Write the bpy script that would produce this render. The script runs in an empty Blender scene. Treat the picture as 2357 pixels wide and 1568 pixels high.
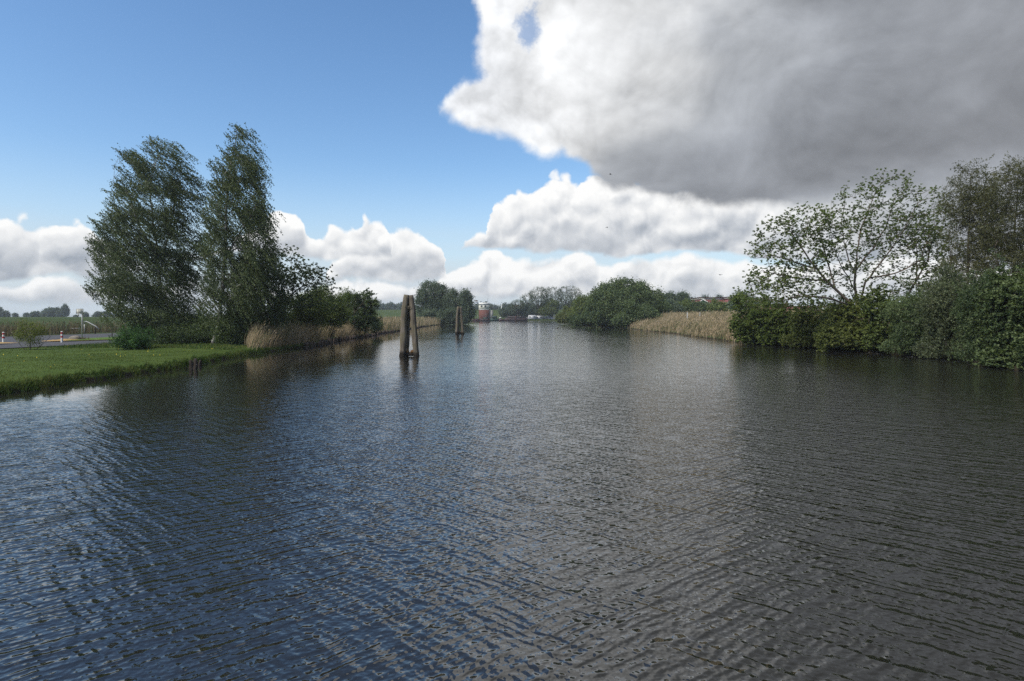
import bpy, math, random
import numpy as np
S = bpy.context.scene
COL = S.collection
RNG = np.random.default_rng(7)
random.seed(7)
# ---- measuring: f' and horizon of the photograph at 2357 px width ----
FP, CX, HOR, CAMH = 1455.0, 1178.5, 727.0, 3.0
def at(px, py, d):
    """point seen at (px,py) at distance d in front of the camera"""
    return np.array([(px - CX) / FP * d, d, CAMH - (py - HOR) / FP * d])
def on_ground(px, py, z=0.0):
    d = (CAMH - z) * FP / (py - HOR)
    return np.array([(px - CX) / FP * d, d, z])
def ang(px, py):
    x = (px - CX) / FP; z = (HOR - py) / FP
    return math.degrees(math.atan2(x, 1)), math.degrees(math.atan2(z, math.hypot(1, x)))

# ---- object helpers ----
def props(o, label=None, category=None, group=None, kind=None):
    for k, v in (('label', label), ('category', category), ('group', group), ('kind', kind)):
        if v: o[k] = v
    return o
def empty(name, loc=(0, 0, 0), label=None, category=None, group=None, rz=0.0):
    o = bpy.data.objects.new(name, None); COL.objects.link(o)
    o.location = [float(v) for v in loc]; o.rotation_euler = (0, 0, rz)
    o.empty_display_size = 0.3
    return props(o, label, category, group)
def np_mesh(name, verts, loops, counts, mat, smooth=False):
    """verts (n,3), loops flat index array, counts verts per face"""
    me = bpy.data.meshes.new(name)
    verts = np.asarray(verts, dtype=np.float32); loops = np.asarray(loops, dtype=np.int32)
    counts = np.asarray(counts, dtype=np.int32)
    me.vertices.add(len(verts)); me.vertices.foreach_set('co', verts.ravel())
    me.loops.add(len(loops)); me.loops.foreach_set('vertex_index', loops)
    me.polygons.add(len(counts))
    starts = np.concatenate([[0], np.cumsum(counts)[:-1]]).astype(np.int32)
    me.polygons.foreach_set('loop_start', starts)
    me.polygons.foreach_set('loop_total', counts)
    if smooth: me.polygons.foreach_set('use_smooth', np.ones(len(counts), dtype=bool))
    me.update(calc_edges=True)
    me.validate()
    if mat: me.materials.append(mat)
    return me
def obj(name, me, parent=None, loc=None):
    o = bpy.data.objects.new(name, me); COL.objects.link(o)
    if parent: o.parent = parent
    if loc is not None: o.location = [float(v) for v in loc]
    return o
def copy_tree(o, parent=None):
    c = o.copy(); COL.objects.link(c); c.parent = parent
    for ch in o.children: copy_tree(ch, c)
    return c

class MB:
    """collects primitives into one mesh"""
    def __init__(s): s.v = []; s.l = []; s.c = []; s.n = 0
    def add(s, verts, faces):
        verts = np.asarray(verts, float)
        s.v.append(verts)
        for f in faces:
            s.l.extend([i + s.n for i in f]); s.c.append(len(f))
        s.n += len(verts)
    def box(s, c, size, rz=0.0, taper=1.0):
        x, y, z = [v / 2 for v in size]
        v = np.array([[-x, -y, -z], [x, -y, -z], [x, y, -z], [-x, y, -z],
                      [-x * taper, -y * taper, z], [x * taper, -y * taper, z], [x * taper, y * taper, z], [-x * taper, y * taper, z]])
        ca, sa = math.cos(rz), math.sin(rz)
        v = np.c_[v[:, 0] * ca - v[:, 1] * sa, v[:, 0] * sa + v[:, 1] * ca, v[:, 2]] + np.asarray(c)
        s.add(v, [(3, 2, 1, 0), (4, 5, 6, 7), (0, 1, 5, 4), (1, 2, 6, 5), (2, 3, 7, 6), (3, 0, 4, 7)])
    def tube(s, pts, radii, sides=8, caps=True, wob=None):
        pts = np.asarray(pts, float); n = len(pts)
        if np.isscalar(radii): radii = [radii] * n
        a = np.linspace(0, 2 * math.pi, sides, endpoint=False)
        V = []
        for i in range(n):
            t = pts[min(i + 1, n - 1)] - pts[max(i - 1, 0)]; t = t / (np.linalg.norm(t) + 1e-9)
            ref = np.array([1., 0, 0]) if abs(t[0]) < 0.9 else np.array([0, 1., 0])
            u = np.cross(t, ref); u /= np.linalg.norm(u); w = np.cross(t, u)
            r = np.full(sides, radii[i])
            if wob is not None: r = r * wob[i]
            V.append(pts[i] + (np.cos(a) * r)[:, None] * u + (np.sin(a) * r)[:, None] * w)
        F = []
        for i in range(n - 1):
            for k in range(sides):
                k2 = (k + 1) % sides
                F.append((i * sides + k, i * sides + k2, (i + 1) * sides + k2, (i + 1) * sides + k))
        if caps:
            F.append(tuple(range(sides))[::-1]); F.append(tuple((n - 1) * sides + k for k in range(sides)))
        s.add(np.concatenate(V), F)
    def prism(s, poly, z0, z1):
        """poly list of (x,y), vertical prism"""
        n = len(poly)
        v = [(x, y, z0) for x, y in poly] + [(x, y, z1) for x, y in poly]
        F = [tuple(range(n))[::-1], tuple(range(n, 2 * n))]
        for i in range(n): F.append((i, (i + 1) % n, n + (i + 1) % n, n + i))
        s.add(v, F)
    def build(s, name, mat, parent=None, smooth=False, loc=None):
        me = np_mesh(name, np.concatenate(s.v), s.l, s.c, mat, smooth)
        return obj(name, me, parent, loc)

# ---- node helpers ----
class NT:
    def __init__(s, tree): s.t = tree
    def new(s, typ, **kw):
        n = s.t.nodes.new(typ)
        for k, v in kw.items(): setattr(n, k, v)
        return n
    def put(s, sock, v):
        if v is None: return
        if isinstance(v, bpy.types.NodeSocket): s.t.links.new(v, sock)
        else: sock.default_value = v
    def m(s, op, a, b=None, c=None, clamp=False):
        n = s.new('ShaderNodeMath', operation=op, use_clamp=clamp)
        for i, v in enumerate((a, b, c)):
            if v is not None: s.put(n.inputs[i], v)
        return n.outputs[0]
    def vm(s, op, a, b=None, c=None, scale=None):
        n = s.new('ShaderNodeVectorMath', operation=op)
        for i, v in enumerate((a, b, c)):
            if v is not None: s.put(n.inputs[i], v)
        if scale is not None: s.put(n.inputs[3], scale)
        return n.outputs['Value'] if op in ('LENGTH', 'DOT_PRODUCT', 'DISTANCE') else n.outputs['Vector']
    def xyz(s, x=0.0, y=0.0, z=0.0):
        n = s.new('ShaderNodeCombineXYZ')
        for i, v in enumerate((x, y, z)): s.put(n.inputs[i], v)
        return n.outputs[0]
    def sep(s, v):
        n = s.new('ShaderNodeSeparateXYZ'); s.put(n.inputs[0], v); return n.outputs
    def noise(s, vec, scale, detail=2.0, rough=0.5, dist=0.0, lac=2.0, out=0, dim='3D'):
        n = s.new('ShaderNodeTexNoise', noise_dimensions=dim)
        s.put(n.inputs['Vector'], vec); s.put(n.inputs['Scale'], scale); s.put(n.inputs['Detail'], detail)
        s.put(n.inputs['Roughness'], rough); s.put(n.inputs['Distortion'], dist); s.put(n.inputs['Lacunarity'], lac)
        return n.outputs[out]
    def ss(s, x, a, b, o0=0.0, o1=1.0):
        n = s.new('ShaderNodeMapRange', interpolation_type='SMOOTHSTEP')
        for k, v in zip(('Value', 'From Min', 'From Max', 'To Min', 'To Max'), (x, a, b, o0, o1)): s.put(n.inputs[k], v)
        return n.outputs[0]
    def lin(s, x, a, b, o0=0.0, o1=1.0):
        n = s.new('ShaderNodeMapRange', interpolation_type='LINEAR')
        for k, v in zip(('Value', 'From Min', 'From Max', 'To Min', 'To Max'), (x, a, b, o0, o1)): s.put(n.inputs[k], v)
        return n.outputs[0]
    def mixc(s, f, a, b):
        n = s.new('ShaderNodeMix', data_type='RGBA')
        s.put(n.inputs[0], f)
        for sock, v in ((n.inputs[6], a), (n.inputs[7], b)):
            if isinstance(v, (tuple, list)) and len(v) == 3: v = (*v, 1)
            s.put(sock, v)
        return n.outputs[2]
    def mixf(s, f, a, b):
        n = s.new('ShaderNodeMix', data_type='FLOAT')
        s.put(n.inputs[0], f); s.put(n.inputs[2], a); s.put(n.inputs[3], b)
        return n.outputs[0]
    def curve(s, x, pts, x0, x1, y0, y1):
        """piecewise curve given as pts in real units"""
        n = s.new('ShaderNodeFloatCurve')
        c = n.mapping.curves[0]
        P = sorted([((px - x0) / (x1 - x0), (py - y0) / (y1 - y0)) for px, py in pts])
        while len(c.points) < len(P): c.points.new(0.5, 0.5)
        for p, (u, v) in zip(c.points, P): p.location = (u, v); p.handle_type = 'AUTO_CLAMPED'
        n.mapping.update()
        s.put(n.inputs['Value'], s.lin(x, x0, x1))
        return s.lin(n.outputs[0], 0.0, 1.0, y0, y1)
def material(name):
    m = bpy.data.materials.new(name); m.use_nodes = True
    t = m.node_tree; t.nodes.clear()
    return m, NT(t)
def finish(nt, shader, disp=None):
    o = nt.new('ShaderNodeOutputMaterial'); nt.t.links.new(shader, o.inputs[0])
def principled(nt, color, rough=0.8, spec=0.3, metallic=0.0, normal=None, **kw):
    p = nt.new('ShaderNodeBsdfPrincipled')
    if isinstance(color, tuple) and len(color) == 3: color = (*color, 1)
    nt.put(p.inputs['Base Color'], color); nt.put(p.inputs['Roughness'], rough)
    nt.put(p.inputs['Specular IOR Level'], spec); nt.put(p.inputs['Metallic'], metallic)
    if normal is not None: nt.put(p.inputs['Normal'], normal)
    for k, v in kw.items(): nt.put(p.inputs[k], v)
    return p.outputs[0]
def bump(nt, h, strength=0.5, dist=0.05):
    b = nt.new('ShaderNodeBump'); nt.put(b.inputs['Height'], h); nt.put(b.inputs['Strength'], strength)
    nt.put(b.inputs['Distance'], dist); return b.outputs[0]
def simple_mat(name, c1, c2=None, scale=3.0, rough=0.8, spec=0.3, metallic=0.0, bmp=0.0, detail=4.0, stretch=(1, 1, 1)):
    m, nt = material(name)
    g = nt.new('ShaderNodeTexCoord').outputs['Object']
    v = nt.vm('MULTIPLY', g, tuple(float(k) for k in stretch))
    n = nt.noise(v, scale, detail, 0.6)
    col = nt.mixc(nt.ss(n, 0.3, 0.7), c1, c2 if c2 else tuple(k * 0.8 for k in c1))
    nrm = bump(nt, n, bmp, 0.03) if bmp else None
    finish(nt, principled(nt, col, rough, spec, metallic, nrm))
    return m
# ================= camera =================
cam = bpy.data.objects.new('camera', bpy.data.cameras.new('camera')); COL.objects.link(cam)
S.camera = cam
cam.location = (0, 0, CAMH); cam.rotation_euler = (math.pi / 2, 0, 0)
cam.data.sensor_width = 36; cam.data.lens = 36 * FP / 2357
cam.data.shift_y = -(1568 / 2 - HOR) / 2357
cam.data.clip_start = 0.1; cam.data.clip_end = 20000
S.view_settings.view_transform = 'Standard'; S.view_settings.look = 'None'
S.view_settings.exposure = 0.1; S.view_settings.gamma = 1
# ================= sun =================
SUN_AZ, SUN_EL = -125.0, 46.0     # degrees to the right of the view, height
sl = bpy.data.lights.new('sun', 'SUN'); so = bpy.data.objects.new('sun', sl); COL.objects.link(so)
sl.energy = 4.2; sl.angle = math.radians(14); sl.color = (1.0, 0.93, 0.82)
so.rotation_euler = (math.radians(90 - SUN_EL), 0, math.radians(180 - SUN_AZ))
so.location = (20, 40, 60)
# ================= sky =================
W = bpy.data.worlds.new('World'); S.world = W; W.use_nodes = True
W.node_tree.nodes.clear(); w = NT(W.node_tree)
SKYS = 0.10
tc = w.new('ShaderNodeTexCoord').outputs['Generated']
sky = w.new('ShaderNodeTexSky', sky_type='NISHITA'); sky.sun_disc = False
sky.sun_elevation = math.radians(SUN_EL); sky.sun_rotation = math.radians(SUN_AZ)
sky.altitude = 0; sky.air_density = 1.0; sky.dust_density = 0.6; sky.ozone_density = 2.0
d = w.vm('NORMALIZE', tc)
dx, dy, dz = w.sep(d)
A_ = w.m('MULTIPLY', w.m('ARCTAN2', dx, dy), 57.2958)
E_ = w.m('MULTIPLY', w.m('ARCSINE', dz), 57.2958)

def prof(pts, x0=-46.0, x1=46.0, y0=-4.0, y1=22.0):
    """curve through photo pixels, as elevation over azimuth"""
    P_ = [ang(*p) for p in pts]
    P_ = [(min(max(u, x0), x1), min(max(v_, y0), y1)) for u, v_ in P_]
    return lambda aa: w.curve(aa, P_, x0, x1, y0, y1)
# shared turbulence: a warp that breaks outlines into cauliflower heads, and a relief for the light
nz = w.noise(d, 12.0, 7, 0.57, 0.0, out=1)
nx_, ny_, nz_ = w.sep(w.vm('SUBTRACT', nz, (0.5, 0.5, 0.5)))
vo = w.new('ShaderNodeTexVoronoi', feature='F1'); w.put(vo.inputs['Vector'], w.vm('ADD', d, w.vm('SCALE', nz, scale=0.055)))
vo.inputs['Scale'].default_value = 15.0; vo.inputs['Detail'].default_value = 1.5
puff = w.m('SUBTRACT', 0.40, vo.outputs['Distance'])
nz2 = w.noise(w.vm('ADD', d, (-0.005, 0.0, 0.011)), 12.0, 7, 0.57, 0.0, out=1)
vo2 = w.new('ShaderNodeTexVoronoi', feature='F1'); w.put(vo2.inputs['Vector'], w.vm('ADD', w.vm('ADD', d, (-0.005, 0.0, 0.011)), w.vm('SCALE', nz2, scale=0.055)))
vo2.inputs['Scale'].default_value = 15.0; vo2.inputs['Detail'].default_value = 1.5
nx2, ny2, nz3 = w.sep(w.vm('SUBTRACT', nz2, (0.5, 0.5, 0.5)))
relief = w.m('ADD', w.m('MULTIPLY', w.m('SUBTRACT', ny_, ny2), 0.7), w.m('MULTIPLY', w.m('SUBTRACT', vo2.outputs['Distance'], vo.outputs['Distance']), 1.5))
relief = w.m('MULTIPLY', relief, 0.66)
AW = w.m('MULTIPLY_ADD', nx_, 4.5, A_); EW = w.m('MULTIPLY_ADD', nz_, 2.6, E_)
lown = w.m('SUBTRACT', w.noise(d, 6.0, 4, 0.55), 0.5)

def layer(tops, bases, amp, edge, lit, soft_base=1.0, warp=1.0):
    aw = AW if warp == 1.0 else w.m('MULTIPLY_ADD', nx_, 4.5 * warp, A_)
    ew = EW if warp == 1.0 else w.m('MULTIPLY_ADD', nz_, 2.6 * warp, E_)
    T = prof(tops)(aw); Bs = prof(bases)(aw)
    up = w.m('SUBTRACT', w.m('MULTIPLY_ADD', puff, amp, T), ew)
    dn = w.m('SUBTRACT', w.m('MULTIPLY_ADD', nz_, 0.6, ew), Bs)
    F = w.m('MINIMUM', up, w.m('MULTIPLY', dn, soft_base))
    F = w.m('MINIMUM', F, w.ss(w.m('ABSOLUTE', A_), 44.0, 47.0, 5.0, -5.0))
    den = w.ss(F, 0.0, edge)
    hfrac = w.m('DIVIDE', dn, w.m('MAXIMUM', w.m('SUBTRACT', T, Bs), 0.8))
    L = w.m('MULTIPLY_ADD', w.ss(hfrac, 0.0, 0.85), lit[1] - lit[0], lit[0])
    L = w.m('ADD', L, relief)
    L = w.m('MULTIPLY_ADD', lown, 0.45, L)
    L = w.m('SUBTRACT', L, w.ss(A_, -16.0, -28.0, 0.0, 0.20))
    L = w.m('ADD', L, w.ss(up, 0.1, 1.6, 0.14, 0.0))
    r = w.new('ShaderNodeValToRGB'); w.put(r.inputs[0], L)
    c = r.color_ramp; c.elements[0].position = 0.0; c.elements[0].color = (0.30, 0.34, 0.40, 1)
    c.elements[1].position = 1.0; c.elements[1].color = (0.95, 0.95, 0.94, 1)
    e1 = c.elements.new(0.5); e1.color = (0.60, 0.625, 0.66, 1)
    return den, r.outputs[0]
FAR_T = [(-200, 640), (300, 640), (560, 660), (740, 655), (800, 640), (900, 650), (1000, 625), (1060, 610), (1110, 590), (1150, 568), (1190, 585), (1250, 592), (1320, 580), (1420, 600), (1480, 588), (1560, 598), (1640, 592), (1700, 600), (1900, 590), (2600, 590)]
FAR_T = [(x, y - (14 if x < 1040 else 22)) for x, y in FAR_T]
FAR_B = [(-200, 708), (700, 700), (1200, 700), (1700, 700), (2600, 700)]
MID_T = [(-200, 740), (640, 740), (720, 700), (742, 620), (770, 585), (800, 570), (845, 562), (862, 530), (905, 520), (940, 508), (975, 525), (1012, 540), (1022, 600), (1045, 690), (1100, 740), (1400, 740), (1540, 650), (1600, 615), (1650, 630), (1700, 700), (2600, 740)]
MID_T = [(x, y - 14) for x, y in MID_T]
MID_B = [(-200, 660), (700, 650), (1000, 650), (1300, 660), (2600, 660)]
NEAR_T = [(-400, 480), (-100, 470), (0, 455), (45, 462), (75, 490), (130, 500), (190, 492), (230, 530), (330, 550), (450, 560), (540, 540), (590, 500), (630, 470), (680, 468), (705, 495), (735, 520), (760, 500), (815, 492), (842, 462), (872, 480), (895, 530), (912, 620), (990, 620), (1030, 575), (1060, 540), (1085, 522), (1128, 520), (1142, 535), (1152, 560), (1110, 480), (1118, 440), (1160, 440), (1200, 412), (1250, 400), (1300, 372), (1345, 365), (1372, 385), (1450, 395), (1600, 395), (1800, 395), (2600, 380)]
NEAR_T = [p for p in NEAR_T if p not in ((1152, 560), (1110, 480), (1118, 440), (1128, 520), (1142, 535))] + [(1108, 525), (1120, 470), (1135, 442)]
NEAR_T = [(x, y - (30 if 600 < x < 900 else 20)) for x, y in NEAR_T]
NEAR_B = [(-400, 640), (0, 640), (200, 640), (450, 600), (600, 600), (700, 600), (860, 596), (1040, 578), (1120, 578), (1170, 575), (1250, 582), (1400, 588), (1600, 590), (1750, 602), (2600, 610)]
dF, cF = layer(FAR_T, FAR_B, 1.6, 0.6, (0.52, 0.94), 0.7, 0.8)
dM, cM = layer(MID_T, MID_B, 2.0, 0.45, (0.40, 0.86), 0.8, 0.8)
dN, cN = layer(NEAR_T, NEAR_B, 3.0, 0.5, (0.44, 1.05), 1.0, 0.75)
# fields of cumulus in the rest of the sky, outside the photograph
oth = w.m('SUBTRACT', w.noise(w.vm('MULTIPLY', d, (1., 1., 1.6)), 2.4, 6, 0.55, 0.3), 0.54)
oth = w.m('MULTIPLY', w.ss(oth, 0.0, 0.05), w.m('MULTIPLY', w.ss(w.m('ABSOLUTE', A_), 44.0, 60.0), w.ss(E_, 0.0, 3.0)))

# the big cloud: left edge A(e), lower edge E(a)
wr = w.noise(d, 5.0, 8, 0.60, 0.2, out=1)
wx, wy, wz = w.sep(w.vm('SUBTRACT', wr, (0.5, 0.5, 0.5)))
edge = [ang(*p) for p in ((1000, 600), (1000, 400), (1020, 300), (1012, 260), (1035, 215), (1085, 165), (1080, 100), (1085, 40), (1075, 0))]
Lp = [(e_, a_) for a_, e_ in edge] + [(34, -4.0), (50, -5.5), (70, -8), (90, -10)]
Aed = w.curve(E_, Lp, -5, 90, -40, 60)
low = [ang(*p) for p in ((900, 290), (1015, 290), (1080, 318), (1150, 345), (1240, 388), (1330, 395), (1380, 428), (1450, 445), (1540, 462), (1620, 475), (1700, 490), (1790, 510), (1900, 560), (2040, 590), (2200, 590), (2357, 590))]
Eed = w.curve(A_, [(-60, 17.0)] + low + [(60, 6), (90, 8), (120, 11)], -60, 120, -5, 40)
sL = w.m('ADD', w.m('SUBTRACT', A_, Aed), w.m('MULTIPLY', wx, 9.0))
sB = w.m('ADD', w.m('SUBTRACT', E_, Eed), w.m('MULTIPLY', wy, 5.5))
sR = w.m('SUBTRACT', 125.0, A_)
G = w.m('MINIMUM', w.m('MINIMUM', sL, sB), sR)
G = w.m('MULTIPLY_ADD', puff, 0.8, G)
# the small blue gap near its upper left
ha, he = ang(1222, 48)
hq = w.vm('LENGTH', w.xyz(w.m('DIVIDE', w.m('SUBTRACT', A_, ha), 1.1), w.m('DIVIDE', w.m('SUBTRACT', E_, he), 1.5), 0.0))
hn = w.m('MULTIPLY', w.m('SUBTRACT', w.noise(d, 17.0, 7, 0.65), 0.5), 5.0)
hole = w.ss(w.m('ADD', hq, hn), 0.2, 1.3, 0.30, 1.0)
gd = w.m('MULTIPLY', w.ss(G, 0.0, 1.3), hole)
# brightness: white on the left flank, slate inside
depth = w.m('ADD', sL, w.m('MULTIPLY', w.m('SUBTRACT', w.noise(d, 3.4, 5, 0.55, 0.6), 0.5), 16.0))
depth = w.m('ADD', depth, w.m('MULTIPLY', w.ss(E_, 12.0, 17.0, 1.0, 0.0), w.ss(A_, 3.0, 9.0, 0.0, 10.0)))
depth = w.m('SUBTRACT', depth, w.m('MULTIPLY', w.ss(w.m('MULTIPLY_ADD', wx, 8.0, A_), 15.0, 25.0), w.ss(w.m('ADD', E_, w.m('MULTIPLY_ADD', A_, -0.15, w.m('MULTIPLY', wy, 4.0))), 7.4, 4.0, 0.0, 27.0)))
gr = w.new('ShaderNodeValToRGB'); w.put(gr.inputs[0], w.lin(depth, 1.0, 50.0))
gc = gr.color_ramp
gc.elements[0].position = 0.0; gc.elements[0].color = (0.80, 0.82, 0.85, 1)
gc.elements[1].position = 1.0; gc.elements[1].color = (0.225, 0.236, 0.258, 1)
for p_, c_ in ((0.20, (0.80, 0.81, 0.82, 1)), (0.32, (0.63, 0.64, 0.65, 1)), (0.45, (0.40, 0.42, 0.45, 1)), (0.64, (0.300, 0.318, 0.350, 1))):
    q = gc.elements.new(p_); q.color = c_
soft = w.m('MULTIPLY_ADD', w.noise(w.vm('MULTIPLY', d, (1., 1., 1.5)), 5.5, 8, 0.58, 0.5), 1.3, 0.38)
soft = w.m('ADD', soft, w.m('MULTIPLY', relief, w.ss(depth, 5.0, 30.0, 0.45, 0.20)))
bigc = w.vm('SCALE', gr.outputs[0], scale=soft)
bigc = w.vm('MINIMUM', bigc, (0.96, 0.96, 0.95))
# blue sky with the pale air near the horizon
gam = w.new('ShaderNodeHueSaturation'); w.put(gam.inputs['Color'], sky.outputs[0]); gam.inputs['Saturation'].default_value = 1.17; gam.inputs['Value'].default_value = 1.62
skyc = w.vm('SCALE', gam.outputs[0], scale=SKYS)
hz = w.ss(E_, -1.0, 14.0, 0.85, 0.0)
skyc = w.mixc(hz, skyc, (0.55, 0.66, 0.78, 1))
# thin veil of low stratus towards the horizon
veil = w.m('MULTIPLY', w.ss(E_, 1.0, 9.0, 0.75, 0.0), w.ss(w.noise(w.vm('MULTIPLY', d, (1., 1., 5.)), 4.0, 5, 0.55), 0.35, 0.6))
skyc = w.mixc(veil, skyc, (0.60, 0.64, 0.70, 1))
col = w.mixc(oth, skyc, (0.72, 0.74, 0.77, 1))
col = w.mixc(dF, col, cF); col = w.mixc(dM, col, cM); col = w.mixc(dN, col, cN)
col = w.mixc(gd, col, bigc)
bot = w.ss(E_, -0.6, 0.3)
col = w.mixc(bot, (0.05, 0.06, 0.05, 1), col)
bg = w.new('ShaderNodeBackground'); w.put(bg.inputs[0], w.vm('SCALE', col, scale=1 / SKYS)); bg.inputs[1].default_value = SKYS
wo = w.new('ShaderNodeOutputWorld'); W.node_tree.links.new(bg.outputs[0], wo.inputs[0])
W.cycles.sampling_method = 'NONE'
S.cycles.max_bounces = 6; S.cycles.diffuse_bounces = 2; S.cycles.glossy_bounces = 3; S.cycles.transmission_bounces = 4; S.cycles.transparent_max_bounces = 8
S.cycles.use_denoising = False; S.cycles.use_adaptive_sampling = False
S.cycles.sample_clamp_indirect = 4.0
S.cycles.caustics_reflective = False; S.cycles.caustics_refractive = False
# ================= water =================
def wave_group():
    g = bpy.data.node_groups.new('wave height', 'ShaderNodeTree')
    g.interface.new_socket('P', in_out='INPUT', socket_type='NodeSocketVector')
    g.interface.new_socket('H', in_out='OUTPUT', socket_type='NodeSocketFloat')
    nt = NT(g); gi = nt.new('NodeGroupInput'); go = nt.new('NodeGroupOutput')
    P = gi.outputs[0]
    x, y, z = nt.sep(P)
    # two trains of wind ripples crossing each other, each a sum of wavelengths with wandering phase
    na = nt.new('ShaderNodeTexNoise', noise_dimensions='2D'); nt.put(na.inputs['Vector'], P)
    na.inputs['Scale'].default_value = 0.55; na.inputs['Detail'].default_value = 1.0
    a1, a2, a3 = nt.sep(na.outputs['Color'])
    nb = nt.new('ShaderNodeTexNoise', noise_dimensions='2D'); nt.put(nb.inputs['Vector'], nt.vm('ADD', P, (7.3, 2.1, 0.)))
    nb.inputs['Scale'].default_value = 1.9; nb.inputs['Detail'].default_value = 1.0
    b1, b2, b3 = nt.sep(nb.outputs['Color'])
    H = None
    for k_, (ang_, lam, slope, ph, pamp, env) in enumerate([(41, .145, .14, b1, 7, b3), (33, .33, .105, a1, 9, b2), (48, .80, .045, a2, 7, a3),
                                                           (-39, .165, .13, b2, 7, b1), (-47, .38, .105, a3, 9, b3), (-31, .95, .045, a1, 7, a2), (2, .24, .060, b3, 9, a2)]):
        ca, sa = math.cos(math.radians(ang_)), math.sin(math.radians(ang_))
        lam *= 0.74; kk = 2 * math.pi / lam
        ph0 = nt.m('MULTIPLY_ADD', x, -sa * kk, nt.m('MULTIPLY', y, ca * kk))
        s_ = nt.m('SINE', nt.m('MULTIPLY_ADD', ph, float(pamp), ph0))
        s_ = nt.m('POWER', nt.m('MULTIPLY_ADD', s_, 0.5, 0.5), 1.5)
        e_ = nt.m('MULTIPLY', nt.m('SUBTRACT', env, 0.22), 2 * slope * lam / 6.283 * 3.1)
        H = nt.m('MULTIPLY', s_, e_) if H is None else nt.m('MULTIPLY_ADD', s_, e_, H)
    h2 = nt.noise(P, 12.0, 1.0, 0.5, 0.0, dim='2D')
    H = nt.m('MULTIPLY_ADD', h2, 0.013, H)
    nt.put(go.inputs[0], H)
    return g
WG = wave_group()
wm, nt = material('canal_water')
P = nt.new('ShaderNodeNewGeometry').outputs['Position']
def hh(off):
    n = nt.new('ShaderNodeGroup'); n.node_tree = WG
    nt.put(n.inputs[0], nt.vm('ADD', P, off)); return n.outputs[0]
EPS = 0.006
h0 = hh((0., 0., 0.)); hx = hh((EPS, 0., 0.)); hy = hh((0., EPS, 0.))
px_, py_, pz_ = nt.sep(P)
# calmer water in the lee of the left bank, gusts elsewhere
lee = nt.ss(nt.m('ADD', px_, nt.m('MULTIPLY', nt.m('SUBTRACT', nt.noise(P, 0.09, 3, 0.5), 0.5), 10.0)), -18.0, -4.0, 0.08, 1.0)
lee = nt.m('MAXIMUM', lee, nt.ss(py_, 26.0, 12.0))
gust = nt.ss(nt.noise(nt.vm('MULTIPLY', P, (0.5, 1., 1.)), 0.07, 3, 0.55), 0.3, 0.7, 0.75, 1.15)
far_calm = nt.ss(py_, 5.0, 42.0, 1.0, 0.27)
amp = nt.m('MULTIPLY', nt.m('MULTIPLY', lee, gust), far_calm)
k = nt.m('DIVIDE', amp, -EPS)
nx = nt.m('MULTIPLY', nt.m('SUBTRACT', hx, h0), k); ny = nt.m('MULTIPLY', nt.m('SUBTRACT', hy, h0), k)
nrm = nt.vm('NORMALIZE', nt.xyz(nx, ny, 1.0))
p = principled(nt, (0.014, 0.014, 0.012), 0.04, 0.5, 0.0, nrm, IOR=1.7)
finish(nt, p)
# ================= materials =================
def leaf_mat(name, c_dark, c_light, transl=0.35, rough=0.55, scale=0.35, spec=0.25):
    m, nt = material(name)
    geo = nt.new('ShaderNodeNewGeometry')
    n = nt.noise(geo.outputs['Position'], scale, 3, 0.6)
    r = geo.outputs['Random Per Island']
    f = nt.m('ADD', nt.m('MULTIPLY', nt.m('SUBTRACT', n, 0.5), 2.2), r, clamp=True)
    col = nt.mixc(f, c_dark, c_light)
    bs = principled(nt, col, rough, spec)
    tr = nt.new('ShaderNodeBsdfTranslucent')
    nt.put(tr.inputs[0], nt.vm('MULTIPLY', col, (1.25, 1.35, 0.7)))
    mx = nt.new('ShaderNodeMixShader'); mx.inputs[0].default_value = transl
    nt.t.links.new(bs, mx.inputs[1]); nt.t.links.new(tr.outputs[0], mx.inputs[2])
    finish(nt, mx.outputs[0]); return m
M = {}
M['birch_leaf'] = leaf_mat('birch_leaf', (0.0448, 0.0683, 0.0321), (0.1191, 0.151, 0.0617))
M['dark_leaf'] = leaf_mat('dark_leaf', (0.0389, 0.0644, 0.0296), (0.0987, 0.1358, 0.0531))
M['maple_leaf'] = leaf_mat('maple_leaf', (0.066, 0.0986, 0.0286), (0.1716, 0.2218, 0.0638), 0.45)
M['hedge_leaf'] = leaf_mat('hedge_leaf', (0.065, 0.0972, 0.0286), (0.1625, 0.2002, 0.0585))
M['yellow_leaf'] = leaf_mat('yellow_leaf', (0.0786, 0.1045, 0.0264), (0.1815, 0.2035, 0.066), 0.4)
M['willow_leaf'] = leaf_mat('willow_leaf', (0.06, 0.0775, 0.0425), (0.125, 0.15, 0.0775))
M['brown_leaf'] = leaf_mat('brown_leaf', (0.062, 0.068, 0.030), (0.125, 0.128, 0.058))
M['bush_leaf'] = leaf_mat('bush_leaf', (0.0437, 0.0735, 0.0328), (0.1344, 0.1764, 0.0731))
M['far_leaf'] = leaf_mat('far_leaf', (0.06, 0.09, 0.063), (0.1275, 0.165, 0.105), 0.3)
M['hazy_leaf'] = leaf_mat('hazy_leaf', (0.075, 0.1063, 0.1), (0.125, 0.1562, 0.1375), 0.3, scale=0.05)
M['conifer'] = leaf_mat('conifer', (0.03, 0.0825, 0.02), (0.078, 0.1595, 0.038), 0.2)
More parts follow.
